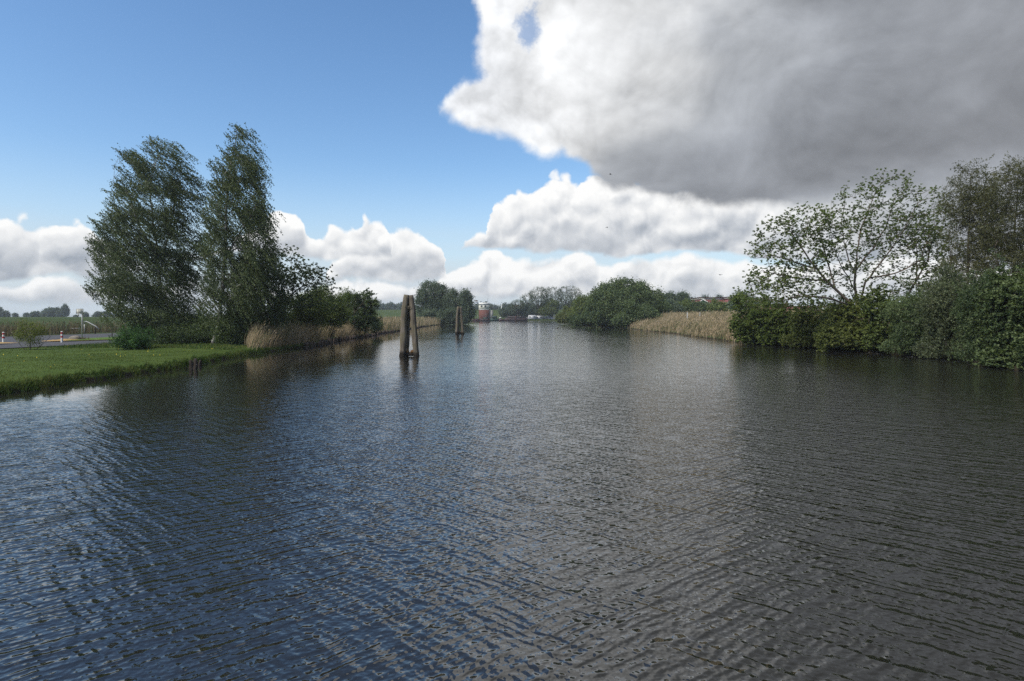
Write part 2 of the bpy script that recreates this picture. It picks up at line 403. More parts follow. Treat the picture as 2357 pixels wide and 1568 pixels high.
def bark_mat(name, c1, c2, pale=None):
    m, nt = material(name)
    P_ = nt.new('ShaderNodeTexCoord').outputs['Object']
    n = nt.noise(nt.vm('MULTIPLY', P_, (1., 1., 0.25)), 9.0, 5, 0.65)
    col = nt.mixc(nt.ss(n, 0.35, 0.65), c1, c2)
    if pale:
        n2 = nt.noise(nt.vm('MULTIPLY', P_, (1., 1., 2.5)), 2.2, 4, 0.6)
        col = nt.mixc(nt.ss(n2, 0.48, 0.58), col, pale)
    finish(nt, principled(nt, col, 0.9, 0.2, 0, bump(nt, n, 0.6, 0.03))); return m
M['birch_bark'] = bark_mat('birch_bark', (0.05, 0.045, 0.04), (0.12, 0.11, 0.10), (0.36, 0.36, 0.34))
M['bark'] = bark_mat('bark', (0.045, 0.036, 0.028), (0.105, 0.085, 0.068))
M['maple_bark'] = bark_mat('maple_bark', (0.085, 0.065, 0.050), (0.17, 0.135, 0.105))
# blades
def blade_mat(name, ramp, rough=0.75, transl=0.3, scale=0.25):
    m, nt = material(name)
    geo = nt.new('ShaderNodeNewGeometry')
    n = nt.noise(geo.outputs['Position'], scale, 4, 0.6)
    f = nt.m('ADD', nt.m('MULTIPLY', nt.m('SUBTRACT', n, 0.5), 1.8), geo.outputs['Random Per Island'], clamp=True)
    r = nt.new('ShaderNodeValToRGB'); nt.put(r.inputs[0], f)
    while len(r.color_ramp.elements) < len(ramp): r.color_ramp.elements.new(0.5)
    for e_, (p_, c_) in zip(r.color_ramp.elements, ramp): e_.position = p_; e_.color = (*c_, 1)
    bs = principled(nt, r.outputs[0], rough, 0.2)
    tr = nt.new('ShaderNodeBsdfTranslucent'); nt.put(tr.inputs[0], r.outputs[0])
    mx = nt.new('ShaderNodeMixShader'); mx.inputs[0].default_value = transl
    nt.t.links.new(bs, mx.inputs[1]); nt.t.links.new(tr.outputs[0], mx.inputs[2])
    finish(nt, mx.outputs[0]); return m
M['reed'] = blade_mat('reed', [(0.0, (0.10, 0.125, 0.05)), (0.28, (0.22, 0.185, 0.10)), (0.6, (0.36, 0.285, 0.175)), (1.0, (0.47, 0.38, 0.26))])
M['reed_brown'] = blade_mat('reed_brown', [(0.0, (0.06, 0.085, 0.035)), (0.4, (0.12, 0.10, 0.058)), (1.0, (0.20, 0.155, 0.095))])
M['grass'] = blade_mat('grass', [(0.0, (0.050, 0.080, 0.014)), (0.5, (0.085, 0.122, 0.022)), (1.0, (0.140, 0.165, 0.040))], transl=0.35)
M['rough_grass'] = blade_mat('rough_grass', [(0.0, (0.035, 0.08, 0.015)), (0.5, (0.07, 0.12, 0.022)), (1.0, (0.14, 0.15, 0.045))])
# ground: grass with bare, muddy bank at the waterline
gm, nt = material('ground')
Pg = nt.new('ShaderNodeNewGeometry').outputs['Position']
gx, gy, gz = nt.sep(Pg)
n1 = nt.noise(Pg, 0.22, 5, 0.6); n2 = nt.noise(Pg, 2.5, 5, 0.65); n3 = nt.noise(Pg, 14.0, 3, 0.6)
c = nt.mixc(nt.ss(n1, 0.35, 0.65), (0.045, 0.078, 0.015), (0.075, 0.115, 0.025))
c = nt.mixc(nt.m('MULTIPLY', nt.ss(n2, 0.4, 0.7), 0.55), c, (0.080, 0.105, 0.03))
c = nt.mixc(nt.m('MULTIPLY', nt.ss(n3, 0.35, 0.75), 0.5), c, (0.03, 0.065, 0.012))
c = nt.mixc(nt.m('MAXIMUM', nt.ss(gy, 72.0, 84.0), nt.ss(gx, -56.0, -62.0)), c, nt.mixc(nt.ss(n1, 0.3, 0.7), (0.038, 0.062, 0.020), (0.058, 0.080, 0.030)))
soil = nt.m('MULTIPLY', nt.m('MULTIPLY', nt.ss(gx, 24.0, 26.0), nt.ss(gx, 44.0, 38.0)), nt.ss(gy, 70.0, 64.0))
c = nt.mixc(soil, c, (0.035, 0.028, 0.018))
mud = nt.ss(nt.m('ADD', gz, nt.m('MULTIPLY', nt.m('SUBTRACT', n2, 0.5), 0.25)), 0.10, 0.24, 1.0, 0.0)
c = nt.mixc(mud, c, (0.028, 0.024, 0.016))
finish(nt, principled(nt, c, 0.95, 0.1, 0, bump(nt, n3, 0.6, 0.05)))
M['ground'] = gm
M['asphalt'] = simple_mat('asphalt', (0.055, 0.055, 0.062), (0.085, 0.085, 0.092), 1.2, 0.9, 0.2, bmp=0.1)
M['wood'] = None
wd, nt = material('weathered_wood')
P_ = nt.new('ShaderNodeTexCoord').outputs['Object']
ox, oy, oz = nt.sep(P_)
g1 = nt.noise(nt.vm('MULTIPLY', P_, (1., 1., 0.06)), 14.0, 6, 0.65, 0.3)
g2 = nt.noise(P_, 1.3, 4, 0.6)
c = nt.mixc(nt.ss(g1, 0.32, 0.68), (0.050, 0.042, 0.034), (0.195, 0.168, 0.138))
c = nt.mixc(nt.m('MULTIPLY', nt.ss(g2, 0.42, 0.65), 0.6), c, (0.105, 0.095, 0.050))
wet = nt.ss(nt.m('ADD', oz, nt.m('MULTIPLY', nt.m('SUBTRACT', g2, 0.5), 0.6)), 0.15, 0.5, 1.0, 0.0)
c = nt.mixc(wet, c, (0.016, 0.013, 0.010))
finish(nt, principled(nt, c, 0.85, 0.2, 0, bump(nt, g1, 1.0, 0.05)))
M['wood'] = wd
M['dark_wood'] = simple_mat('dark_wood', (0.020, 0.016, 0.013), (0.05, 0.04, 0.032), 8.0, 0.9, 0.2, bmp=0.6, stretch=(1, 1, .2))
M['pile_wood'] = simple_mat('pile_wood', (0.05, 0.038, 0.03), (0.13, 0.10, 0.08), 6.0, 0.9, 0.2, bmp=0.5, stretch=(1, 1, .2))
M['white_paint'] = simple_mat('white_paint', (0.62, 0.62, 0.58), (0.74, 0.74, 0.72), 3.0, 0.5)
M['cream'] = simple_mat('cream_cladding', (0.50, 0.50, 0.43), (0.60, 0.60, 0.53), 1.0, 0.6)
M['red_paint'] = simple_mat('red_paint', (0.40, 0.03, 0.03), (0.33, 0.03, 0.03), 3.0, 0.5)
M['grey_metal'] = simple_mat('grey_metal', (0.30, 0.31, 0.31), (0.38, 0.39, 0.39), 3.0, 0.45, 0.5, 0.3)
M['pale_metal'] = simple_mat('pale_metal', (0.36, 0.37, 0.36), None, 3.0, 0.5, 0.5)
M['sand'] = simple_mat('sand', (0.30, 0.19, 0.07), (0.42, 0.30, 0.14), 3.0, 0.95, 0.1, bmp=0.4)
M['stone'] = simple_mat('stone', (0.14, 0.12, 0.10), (0.26, 0.23, 0.20), 2.0, 0.9, 0.2, bmp=0.6)
M['green_cladding'] = simple_mat('green_cladding', (0.030, 0.15, 0.085), (0.04, 0.18, 0.10), 0.5, 0.6)
M['red_roof'] = simple_mat('red_roof', (0.15, 0.05, 0.05), (0.20, 0.075, 0.07), 0.6, 0.8)
M['dark_red'] = simple_mat('dark_red', (0.040, 0.016, 0.015), (0.062, 0.024, 0.022), 0.8, 0.8)
M['glass'] = simple_mat('window_glass', (0.02, 0.025, 0.03), (0.03, 0.035, 0.04), 1.0, 0.1, 0.6)
M['hull_green'] = simple_mat('hull_green', (0.012, 0.035, 0.028), (0.02, 0.05, 0.04), 1.0, 0.5)
M['hull_dark'] = simple_mat('hull_dark', (0.020, 0.012, 0.013), (0.036, 0.019, 0.018), 1.0, 0.6)
M['concrete'] = simple_mat('concrete', (0.20, 0.19, 0.175), (0.30, 0.285, 0.26), 1.0, 0.9, 0.2, bmp=0.3)
M['feather'] = simple_mat('feather', (0.10, 0.10, 0.10), (0.2, 0.2, 0.2), 6.0, 0.8)
M['duck_feather'] = simple_mat('duck_feather', (0.03, 0.025, 0.02), (0.07, 0.055, 0.04), 12.0, 0.8)
M['beak'] = simple_mat('beak', (0.4, 0.25, 0.04), None, 6.0, 0.6)
M['flower'] = simple_mat('flower', (0.75, 0.55, 0.02), (0.8, 0.65, 0.05), 6.0, 0.7)
br, nt = material('brick')
P_ = nt.new('ShaderNodeTexCoord').outputs['Object']
bx_, by_, bz_ = nt.sep(P_)
bt = nt.new('ShaderNodeTexBrick'); nt.put(bt.inputs['Vector'], nt.xyz(nt.m('ADD', bx_, by_), bz_, 0.0))
bt.inputs['Scale'].default_value = 4.0; bt.inputs['Color1'].default_value = (0.150, 0.052, 0.042, 1); bt.inputs['Color2'].default_value = (0.11, 0.038, 0.032, 1)
bt.inputs['Mortar'].default_value = (0.16, 0.11, 0.09, 1)
finish(nt, principled(nt, bt.outputs[0], 0.9, 0.2))
M['brick'] = br
# ================= banks and terrain =================
def bank(pxs):
    P_ = [on_ground(x, y) for x, y in pxs]
    return np.array([p[1] for p in P_]), np.array([p[0] for p in P_])
LY, LX = bank([(0, 909), (200, 876), (400, 848), (560, 821), (700, 798), (870, 769.5), (980, 751.5), (1085, 739.5)])
LY = np.r_[-60, 0, LY]; LX = np.r_[-19.5, -19.0, LX]
RY, RX = bank([(2357, 852), (2200, 828), (2000, 810), (1850, 797), (1700, 789), (1560, 769), (1420, 753.5), (1340, 750.5), (1285, 743.5), (1281, 740)])
RY = np.r_[-60, 10, RY]; RX = np.r_[27, 28, RX]
FARY = 366.0
def wob(y, s): return 0.13 * np.sin(y * 7.3 + 1.7 * np.sin(y * 2.1 + s)) + 0.22 * np.sin(y * 1.9 + s) * np.sin(y * 0.63 + 2 * s) + 0.12 * np.sin(y * 4.7 + s) + 0.3 * np.sin(y * 0.21 + s)
def Lx(y): return np.interp(y, LY, LX) + wob(y, 1.0)
def Rx(y): return np.interp(y, RY, RX) + wob(y, 4.0)
def sstep(x, a, b):
    t = np.clip((x - a) / (b - a), 0, 1); return t * t * (3 - 2 * t)
def noise2(x, y, s):
    return (np.sin(x * s + 1.3 * np.sin(y * s * 0.7 + 1)) * np.cos(y * s * 0.9 + 1.1 * np.sin(x * s * 0.6)) )
def shore(s):
    """height over distance s from the waterline"""
    return np.interp(s, [-3, -0.6, 0, 0.12, 0.4, 1.5, 5], [-1.6, -0.7, -0.02, 0.16, 0.30, 0.42, 0.55])
def height(x, y):
    x = np.asarray(x, float); y = np.asarray(y, float)
    sl_ = Lx(y) - x; sr = x - Rx(y); sf = y - FARY
    s = np.maximum(np.maximum(sl_, sr), sf)
    h = shore(s)
    land = sstep(s, 0.5, 4)
    land = land * (1 - sstep(sl_, 11, 14))
    h = h + land * (0.05 * noise2(x, y, 0.9) + 0.08 * noise2(x, y, 0.23))
    # right meadow rises gently behind the reeds
    h = h + sstep(sr, 1.0, 14.0) * 1.9 * sstep(y, 60, 80) * (1 - sstep(y, 300, 340))
    # left dyke beyond the road
    dl = (-x) - (74 - (y - 100) * 0.10)
    h = h + 2.0 * sstep(dl, -2, 12) * (1 - sstep(y, 230, 330)) * sstep(y, 40, 60)
    # main dyke across the far end
    m = sstep(x, -175, -135)
    h = h + m * 6.5 * sstep(y, 404, 424) * (1 - sstep(y, 434, 470) * 0.75)
    return h
ys = np.concatenate([np.arange(-60, 14, 4), np.arange(14, 80, 0.5), np.arange(80, 140, 1.5), np.arange(140, 360, 5),
                     [362, 364, 365, 365.7, 366, 366.15, 366.4, 367, 368, 370, 374, 380, 388, 396, 402], np.arange(404, 472, 2.5), [480, 500, 540, 600, 700, 850, 1100, 1450]])
so_ = np.array([0, 0.06, 0.14, 0.3, 0.6, 1, 1.5, 2.2, 3, 4, 5, 6.5, 8, 10, 12, 14, 16, 19, 22, 26, 30, 34, 38, 43, 48, 54, 60, 68, 78, 90, 105, 120, 140, 170, 220, 300, 450, 700, 1000, 1400])
inn = np.array([-0.3, -0.6, -1.5, -3])
rows = []
for yv in ys:
    l, r = float(Lx(min(yv, 400))), float(Rx(min(yv, 400)))
    xs = np.concatenate([(l - so_[::-1]), l - inn, [l + 0.25 * (r - l), l + 0.5 * (r - l), l + 0.75 * (r - l)], (r + inn)[::-1], r + so_])
    rows.append(xs)
X = np.array(rows); Y = np.repeat(ys[:, None], X.shape[1], 1)
Z = height(X, Y)
Z[np.abs(X) > 2500] -= 0
nr, nc = X.shape
V = np.stack([X, Y, Z], -1).reshape(-1, 3)
ii, jj = np.meshgrid(np.arange(nr - 1), np.arange(nc - 1), indexing='ij')
q = np.stack([ii * nc + jj, ii * nc + jj + 1, (ii + 1) * nc + jj + 1, (ii + 1) * nc + jj], -1).reshape(-1, 4)
g_ = obj('ground', np_mesh('ground', V, q.ravel(), np.full(len(q), 4), M['ground'], True)); g_['kind'] = 'structure'
def H(x, y): return float(height(x, y))
# water surface, reaching under both banks
mb = MB(); mb.add([(-60, -60, 0), (60, -60, 0), (60, 372, 0), (-60, 372, 0)], [(0, 1, 2, 3)])
mb.build('water', wm)['kind'] = 'structure'
# ---- road ----
def sheet(name, poly, mat, dz=0.02, kind='structure', res=1.0, th=None):
    """flat-lying sheet draped over the ground, poly = two matching edges of points"""
    a, b = poly
    def dens(p):
        out = []
        for i in range(len(p) - 1):
            n = max(1, int(np.linalg.norm(np.subtract(p[i + 1], p[i])) / res))
            for k_ in range(n): out.append(np.add(np.multiply(p[i], 1 - k_ / n), np.multiply(p[i + 1], k_ / n)))
        out.append(np.array(p[-1], float)); return np.array(out)
    n = 60
    def resamp(p):
        p = np.array(p, float); dd = np.r_[0, np.cumsum(np.linalg.norm(np.diff(p, axis=0), axis=1))]
        t = np.linspace(0, dd[-1], n); return np.c_[np.interp(t, dd, p[:, 0]), np.interp(t, dd, p[:, 1])]
    A_1, B_1 = resamp(a), resamp(b); m_ = 14
    t = np.linspace(0, 1, m_)[None, :, None]
    G_ = A_1[:, None, :] * (1 - t) + B_1[:, None, :] * t
    z = height(G_[..., 0], G_[..., 1]) + dz
    v = np.concatenate([G_, z[..., None]], -1).reshape(-1, 3)
    i_, j_ = np.meshgrid(np.arange(n - 1), np.arange(m_ - 1), indexing='ij')
    f = np.stack([i_ * m_ + j_, (i_ + 1) * m_ + j_, (i_ + 1) * m_ + j_ + 1, i_ * m_ + j_ + 1], -1).reshape(-1, 4)
    o = obj(name, np_mesh(name, v, f.ravel(), np.full(len(f), 4), mat, True)); 
    if kind: o['kind'] = kind
    return o
near_edge = [(-50, 12), (-42.5, 33), (-37.6, 46), (-34.8, 55), (-31.5, 66), (-26, 85), (-25, 120), (-27, 220)]
far_edge = [(-86, 8), (-72, 36), (-61, 66), (-58, 72), (-55, 84), (-52, 100), (-48, 130), (-40, 220)]
sheet('road', (near_edge, far_edge), M['asphalt'], 0.06)
# ================= trees =================
def vnoise(P, s, seed):
    """cheap smooth 3d noise in 0..1"""
    p = P * s; r = np.random.default_rng(seed)
    out = np.zeros(len(P))
    for k in range(5):
        a = r.normal(size=3); a /= np.linalg.norm(a); f = 1.0 + 0.9 * k * 0.5
        b = r.normal(size=3); b /= np.linalg.norm(b)
        out += np.sin(p @ a * f * 2.2 + r.uniform(0, 6) + 1.2 * np.sin(p @ b * f * 1.7 + r.uniform(0, 6))) / (1 + 0.25 * k)
    return 0.5 + out / 5.5
def sample_blobs(blobs, n, rng, shell=0.5, gap=0.0, mind=0.25, gscale=0.5, seed=1):
    """points in a union of ellipsoids (c(3), r(3)); shell>0 pushes towards the surface"""
    vols = np.array([np.prod(b[1]) for b in blobs]); pr = vols ** 0.8 / np.sum(vols ** 0.8)
    m = n * 6
    idx = rng.choice(len(blobs), m, p=pr)
    dirs = rng.normal(size=(m, 3)); dirs /= np.linalg.norm(dirs, axis=1)[:, None]
    rad = rng.uniform(0, 1, m) ** (1 / (3 + 4 * shell))
    C = np.array([b[0] for b in blobs])[idx]; R = np.array([b[1] for b in blobs])[idx]
    P_ = C + dirs * R * rad[:, None]
    if gap > 0:
        keep = vnoise(P_, gscale, seed) > gap; P_ = P_[keep]
    # thinning by a grid of cell mind
    key = np.floor(P_ / mind).astype(int); _, u = np.unique(key, axis=0, return_index=True)
    P_ = P_[np.sort(u)]
    return P_[:n]
def grow(stems, anchors, rng, up=0.35, plw=0.22, wander=0.12, seg=0.8):
    """joins every anchor to the nearest part of the growing wood; returns nodes, parents"""
    N = []; par = []; pl = []
    roots = []
    for st in stems:
        st = np.asarray(st, float); prev = -1
        if roots and np.linalg.norm(st[0] - N[0]) > 1e-3:      # joins an existing node
            dd = np.linalg.norm(np.array(N) - st[0], axis=1); prev = int(np.argmin(dd))
            if dd[prev] > 3: prev = -1
        pts = [st[0]]
        for i in range(len(st) - 1):
            L = np.linalg.norm(st[i + 1] - st[i]); k = max(1, int(L / 0.7))
            for j in range(1, k + 1): pts.append(st[i] + (st[i + 1] - st[i]) * j / k + rng.normal(size=3) * 0.03)
        for p_ in pts:
            N.append(p_); par.append(prev)
            pl.append(0.0 if prev < 0 else pl[prev] + np.linalg.norm(p_ - N[prev]) * 0.3)
            prev = len(N) - 1
        roots.append(0)
    cap = len(N) + len(anchors) * 6 + 10
    A_ = np.zeros((cap, 3)); A_[:len(N)] = N; PL = np.zeros(cap); PL[:len(N)] = pl
    n = len(N); par = par + [0] * (cap - n)
    d0 = np.min(np.linalg.norm(anchors[:, None, :] - A_[None, :n], axis=2), axis=1)
    order = np.argsort(d0); tips = []
    for ai in order:
        a = anchors[ai]; dv = a - A_[:n]
        dist = np.sqrt((dv ** 2).sum(1)) + 1e-6
        hor = np.hypot(dv[:, 0], dv[:, 1])
        pen = np.maximum(0, up * hor - dv[:, 2]) * 0.8
        j = int(np.argmin(dist + plw * PL[:n] + pen))
        p0 = A_[j]; L = dist[j]; k = int(min(5, max(1, round(L / seg))))
        pj = par[j]
        dirp = (p0 - A_[pj]) if pj >= 0 else np.array([0, 0, 1.])
        dirp = dirp / (np.linalg.norm(dirp) + 1e-6)
        ctrl = p0 + dirp * L * 0.28 + (a - p0) * 0.32
        prev = j
        for i in range(1, k + 1):
            t = i / k; q_ = (1 - t) ** 2 * p0 + 2 * t * (1 - t) * ctrl + t * t * a
            if i < k: q_ = q_ + rng.normal(size=3) * wander * L * 0.12
            A_[n] = q_; par[n] = prev; PL[n] = PL[prev] + np.linalg.norm(q_ - A_[prev]); prev = n; n += 1
            if n >= cap - 1: break
        tips.append(n - 1)
        if n >= cap - 7: break
    return A_[:n], np.array(par[:n]), np.array(tips)
def pipe(par, n, tips, r0, ex=2.35):
    w_ = np.zeros(n); w_[tips] = 1.0
    for i in range(n - 1, -1, -1):
        if w_[i] == 0: w_[i] = 1.0
        if par[i] >= 0: w_[par[i]] += w_[i]
    # correct for plain chain nodes: children's weight replaces, not adds to, their own
    w2 = np.zeros(n); kids = np.zeros(n, int)
    for i in range(n - 1, -1, -1):
        own = w2[i] if kids[i] else 1.0
        w2[i] = own
        if par[i] >= 0: w2[par[i]] += own; kids[par[i]] += 1
    return r0 * w2 ** (1 / ex)
def tubes(N, par, R, sel, mat, name, parent, sides, flare=True):
    idx = [i for i in range(len(N)) if par[i] >= 0 and sel[i]]
    if not idx: return None
    idx = np.array(idx); P0 = N[par[idx]]; P1 = N[idx]
    r1 = R[idx]; r0 = np.minimum(R[par[idx]], r1 * 1.35)
    t = P1 - P0; L = np.linalg.norm(t, axis=1)[:, None] + 1e-6; t = t / L
    P0 = P0 - t * np.minimum(r0[:, None] * 0.5, L * .3)
    ref = np.where(np.abs(t[:, :1]) < 0.9, np.array([[1., 0, 0]]), np.array([[0, 1., 0]]))
    u = np.cross(t, ref); u /= np.linalg.norm(u, axis=1)[:, None]; v = np.cross(t, u)
    a = np.linspace(0, 2 * np.pi, sides, endpoint=False)
    ring = np.cos(a)[None, :, None] * u[:, None] + np.sin(a)[None, :, None] * v[:, None]
    V0 = P0[:, None] + ring * r0[:, None, None]; V1 = P1[:, None] + ring * r1[:, None, None]
    V = np.concatenate([V0, V1], 1).reshape(-1, 3); m = len(idx)
    k = np.arange(sides); k2 = (k + 1) % sides
    f = np.stack([k, k2, sides + k2, sides + k], -1)
    F = (np.arange(m) * 2 * sides)[:, None, None] + f[None]
    F = F.reshape(-1, 4)
    return obj(name, np_mesh(name, V, F.ravel(), np.full(len(F), 4), mat, True), parent)
def leaf_quads(C, D, L, Wd, rng, flat=None):
    """rhombic leaves: centre, axis direction, length, width"""
    n = len(C); D = D / (np.linalg.norm(D, axis=1)[:, None] + 1e-9)
    q_ = rng.normal(size=(n, 3))
    if flat is not None: q_ = q_ * (1 - flat) + np.array([0, 0, 1.]) * flat * 1.5
    S_ = np.cross(D, q_); S_ /= np.linalg.norm(S_, axis=1)[:, None] + 1e-9
    L = np.asarray(L)[:, None]; Wd = np.asarray(Wd)[:, None]
    nrm = np.cross(D, S_)
    v = np.stack([C - D * L * 0.5, C - D * L * 0.05 + S_ * Wd * 0.5 + nrm * Wd * .12, C + D * L * 0.5, C - D * L * 0.05 - S_ * Wd * 0.5 + nrm * Wd * .12], 1)
    return v.reshape(-1, 3), np.arange(n * 4), np.full(n, 4)
def leaves_at(tips, style, rng, wood_dir=None):
    """style dict: n per tip, r spread, len, wid, mode, dir, flat"""
    n = style['n']; T = len(tips); mode = style.get('mode', 'ball')
    rep = np.repeat(np.arange(T), n); base = tips[rep]; m = len(rep)
    sz = rng.uniform(0.65, 1.3, m)
    if mode == 'strand':       # hanging twigs streaming in the wind
        k = style['strands']; sid = rng.integers(0, k, m) + rep * k
        ns = T * k
        sd = np.array(style['dir']) + rng.normal(size=(ns, 3)) * style.get('spread', 0.25)
        sd /= np.linalg.norm(sd, axis=1)[:, None]
        sl2 = style['slen'] * rng.uniform(0.4, 1.25, ns)
        so2 = rng.normal(size=(ns, 3)) * style['r']
        t = rng.uniform(0, 1, m) ** 0.9
        sag = np.array(style.get('sag', (0, 0, -0.35)))
        c = base + so2[sid] + sd[sid] * (sl2[sid] * t)[:, None] + sag * (sl2[sid] * t ** 2)[:, None] + rng.normal(size=(m, 3)) * style.get('jit', 0.07)
        D = sd[sid] + sag * 1.2 + rng.normal(size=(m, 3)) * 0.45
    elif mode == 'rosette':    # fans of leaves at twig ends
        k = style['strands']; sid = rng.integers(0, k, m) + rep * k; ns = T * k
        so2 = rng.normal(size=(ns, 3)) * style['r']
        dirs = rng.normal(size=(m, 3)); dirs[:, 2] = dirs[:, 2] * 0.5 + 0.15
        dirs /= np.linalg.norm(dirs, axis=1)[:, None]
        c = base + so2[sid] + dirs * style['len'] * 0.5; D = dirs + np.array(style.get('dir', (0, 0, 0)))
    else:
        g_1 = rng.normal(size=(m, 3)) * style['r'] * np.array(style.get('sq', (1, 1, 1)))
        c = base + g_1; D = rng.normal(size=(m, 3)) + np.array(style.get('dir', (0, 0, 0)))
    return leaf_quads(c, D, style['len'] * sz, style['wid'] * sz, rng, style.get('flat'))
def pblob(x, y, rx, ry, d, off=0.0, rd=None):
    """ellipsoid that covers photo pixels x+-rx, y+-ry when standing at distance d+off"""
    D_ = d + off; c = at(x, y, D_); s = D_ / FP
    return (c, np.array([rx * s, (rd if rd is not None else rx * s), ry * s]))
def tree(name, loc, stems, blobs, n, style, mats, seed, label, category='tree', group=None, shell=0.5, gap=0.3, mind=0.3,
         gscale=0.5, r0=0.010, thick=0.05, up=0.35, plw=0.22, extra=None, crown='crown', zmin=None, zmin_fn=None, trunk='trunk'):
    """stems, blobs in world units; loc is the foot of the tree"""
    rng = np.random.default_rng(seed)
    A_ = sample_blobs(blobs, n, rng, shell, gap, mind, gscale, seed)
    if zmin is not None: A_ = A_[A_[:, 2] > zmin]
    N, par, tips = grow(stems, A_, rng, up, plw)
    R = pipe(par, len(N), tips, r0)
    loc = np.array(loc, float)
    root = empty(name, loc, label, category, group)
    N_ = N - loc
    # flare at the foot
    low_ = np.clip(1 - (N_[:, 2] / 0.9), 0, 1) ** 2; nst = sum(len(s_) for s_ in stems)
    R2 = R * (1 + 0.5 * low_ * (np.arange(len(N)) < 6))
    tubes(N_, par, R2, R > thick, mats[0], trunk, root, 8)
    tubes(N_, par, R2, R <= thick, mats[0], 'branches', root, 3)
    V, Lp_, Ct = leaves_at(N_[tips], style, rng)
    Vs, Ls, Cs = [V], [Lp_], [Ct]; nv = len(V)
    if extra:
        for (st2, frac) in extra:
            sel = rng.choice(len(N_), int(len(N_) * frac), replace=False)
            sel = sel[R[sel] < 0.04]
            V2, L2, C2 = leaves_at(N_[sel], st2, rng)
            Vs.append(V2); Ls.append(L2 + nv); Cs.append(C2); nv += len(V2)
    V = np.concatenate(Vs); L_ = np.concatenate(Ls); C_ = np.concatenate(Cs)
    if zmin_fn is not None:
        q4 = V.reshape(-1, 4, 3); pc_ = q4[:, 0] * [1, 1, 0] + loc * [1, 1, 0]
        keep = q4[:, :, 2].min(1) + loc[2] > zmin_fn + .9 * np.clip(vnoise(pc_, .9, seed) - .45, 0, 1)
        V = q4[keep].reshape(-1, 3); L_ = np.arange(len(V)); C_ = np.full(len(V) // 4, 4)
    obj(crown, np_mesh(crown, V, L_, C_, mats[1]), root)
    return root

STRAND = dict(mode='strand', n=135, strands=6, slen=1.35, r=0.20, len=0.135, wid=0.07, dir=(0.80, 0.0, -0.40), spread=0.15, sag=(0.05, 0, -0.35), jit=0.04)
# ---- birch with the broad streaming crown ----
dA = 56.5; zA = H(*at(375, 0, dA)[:2])
fA = at(378, 0, dA); fA[2] = zA - 0.1
stA = [[fA, at(372, 700, dA), at(366, 620, dA), at(357, 540, dA), at(347, 460, dA), at(352, 390, dA), at(372, 340, dA)],
       [at(366, 640, dA), at(385, 560, dA + .4), at(402, 470, dA + .6), at(415, 400, dA + .8)],
       [at(360, 590, dA), at(320, 520, dA - .6), at(292, 440, dA - .8)]]
bA = [pblob(360, 372, 62, 55, dA), pblob(300, 400, 38, 50, dA, -.5), pblob(410, 395, 38, 45, dA, .5), pblob(330, 460, 80, 60, dA), pblob(300, 520, 80, 50, dA), pblob(405, 470, 45, 42, dA, .4),
      pblob(400, 555, 60, 50, dA, .8), pblob(265, 560, 62, 62, dA, -.5), pblob(320, 620, 95, 70, dA), pblob(370, 660, 65, 60, dA, 1), pblob(225, 560, 20, 22, dA), pblob(290, 680, 60, 38, dA, -1),
      pblob(235, 700, 22, 16, dA, -1), pblob(350, 720, 70, 30, dA), pblob(250, 620, 40, 45, dA, -1), pblob(215, 590, 16, 30, dA), pblob(430, 610, 30, 60, dA, .8), pblob(445, 430, 22, 30, dA, .4), pblob(280, 360, 12, 16, dA), pblob(240, 660, 42, 40, dA), pblob(265, 715, 45, 26, dA), pblob(410, 700, 50, 40, dA, 1)]
tree('birch_tree', fA, stA, bA, 1250, STRAND, (M['birch_bark'], M['birch_leaf']), 11,
     'broad birch with pale trunk and wind-streamed crown behind the juniper bush, leftmost tall tree', 'tree', 'two tall birches on the lawn', gap=0.40, mind=0.30, gscale=1.1, r0=0.013)
# ---- the taller, narrower birch ----
dB = 54.0; fB = at(490, 0, dB); fB[2] = H(fB[0], fB[1]) - 0.1
stB = [[fB, at(503, 740, dB), at(514, 650, dB), at(520, 560, dB), at(522, 470, dB), at(530, 400, dB), at(540, 340, dB), at(546, 300, dB)],
       [at(518, 600, dB), at(545, 545, dB - .5), at(575, 500, dB - .8)]]
bB = [pblob(548, 330, 34, 46, dB), pblob(560, 350, 30, 22, dB, .5), pblob(530, 390, 46, 45, dB), pblob(565, 395, 34, 40, dB), pblob(500, 440, 42, 36, dB), pblob(560, 450, 44, 45, dB), pblob(525, 500, 62, 45, dB),
      pblob(580, 520, 34, 45, dB), pblob(500, 560, 42, 45, dB), pblob(560, 580, 55, 40, dB), pblob(510, 640, 58, 50, dB), pblob(560, 650, 50, 60, dB), pblob(500, 710, 50, 40, dB), pblob(610, 570, 18, 30, dB, .5), pblob(600, 480, 22, 50, dB), pblob(603, 550, 24, 40, dB)]
stb2 = dict(STRAND, dir=(0.62, 0.0, -0.50), n=135)
tree('birch_tree', fB, stB, bB, 720, stb2, (M['birch_bark'], M['birch_leaf']), 23,
     'tallest birch with slender bent top, right of the broad one at the lawn edge', 'tree', 'two tall birches on the lawn', gap=0.40, mind=0.30, gscale=1.1, r0=0.015)
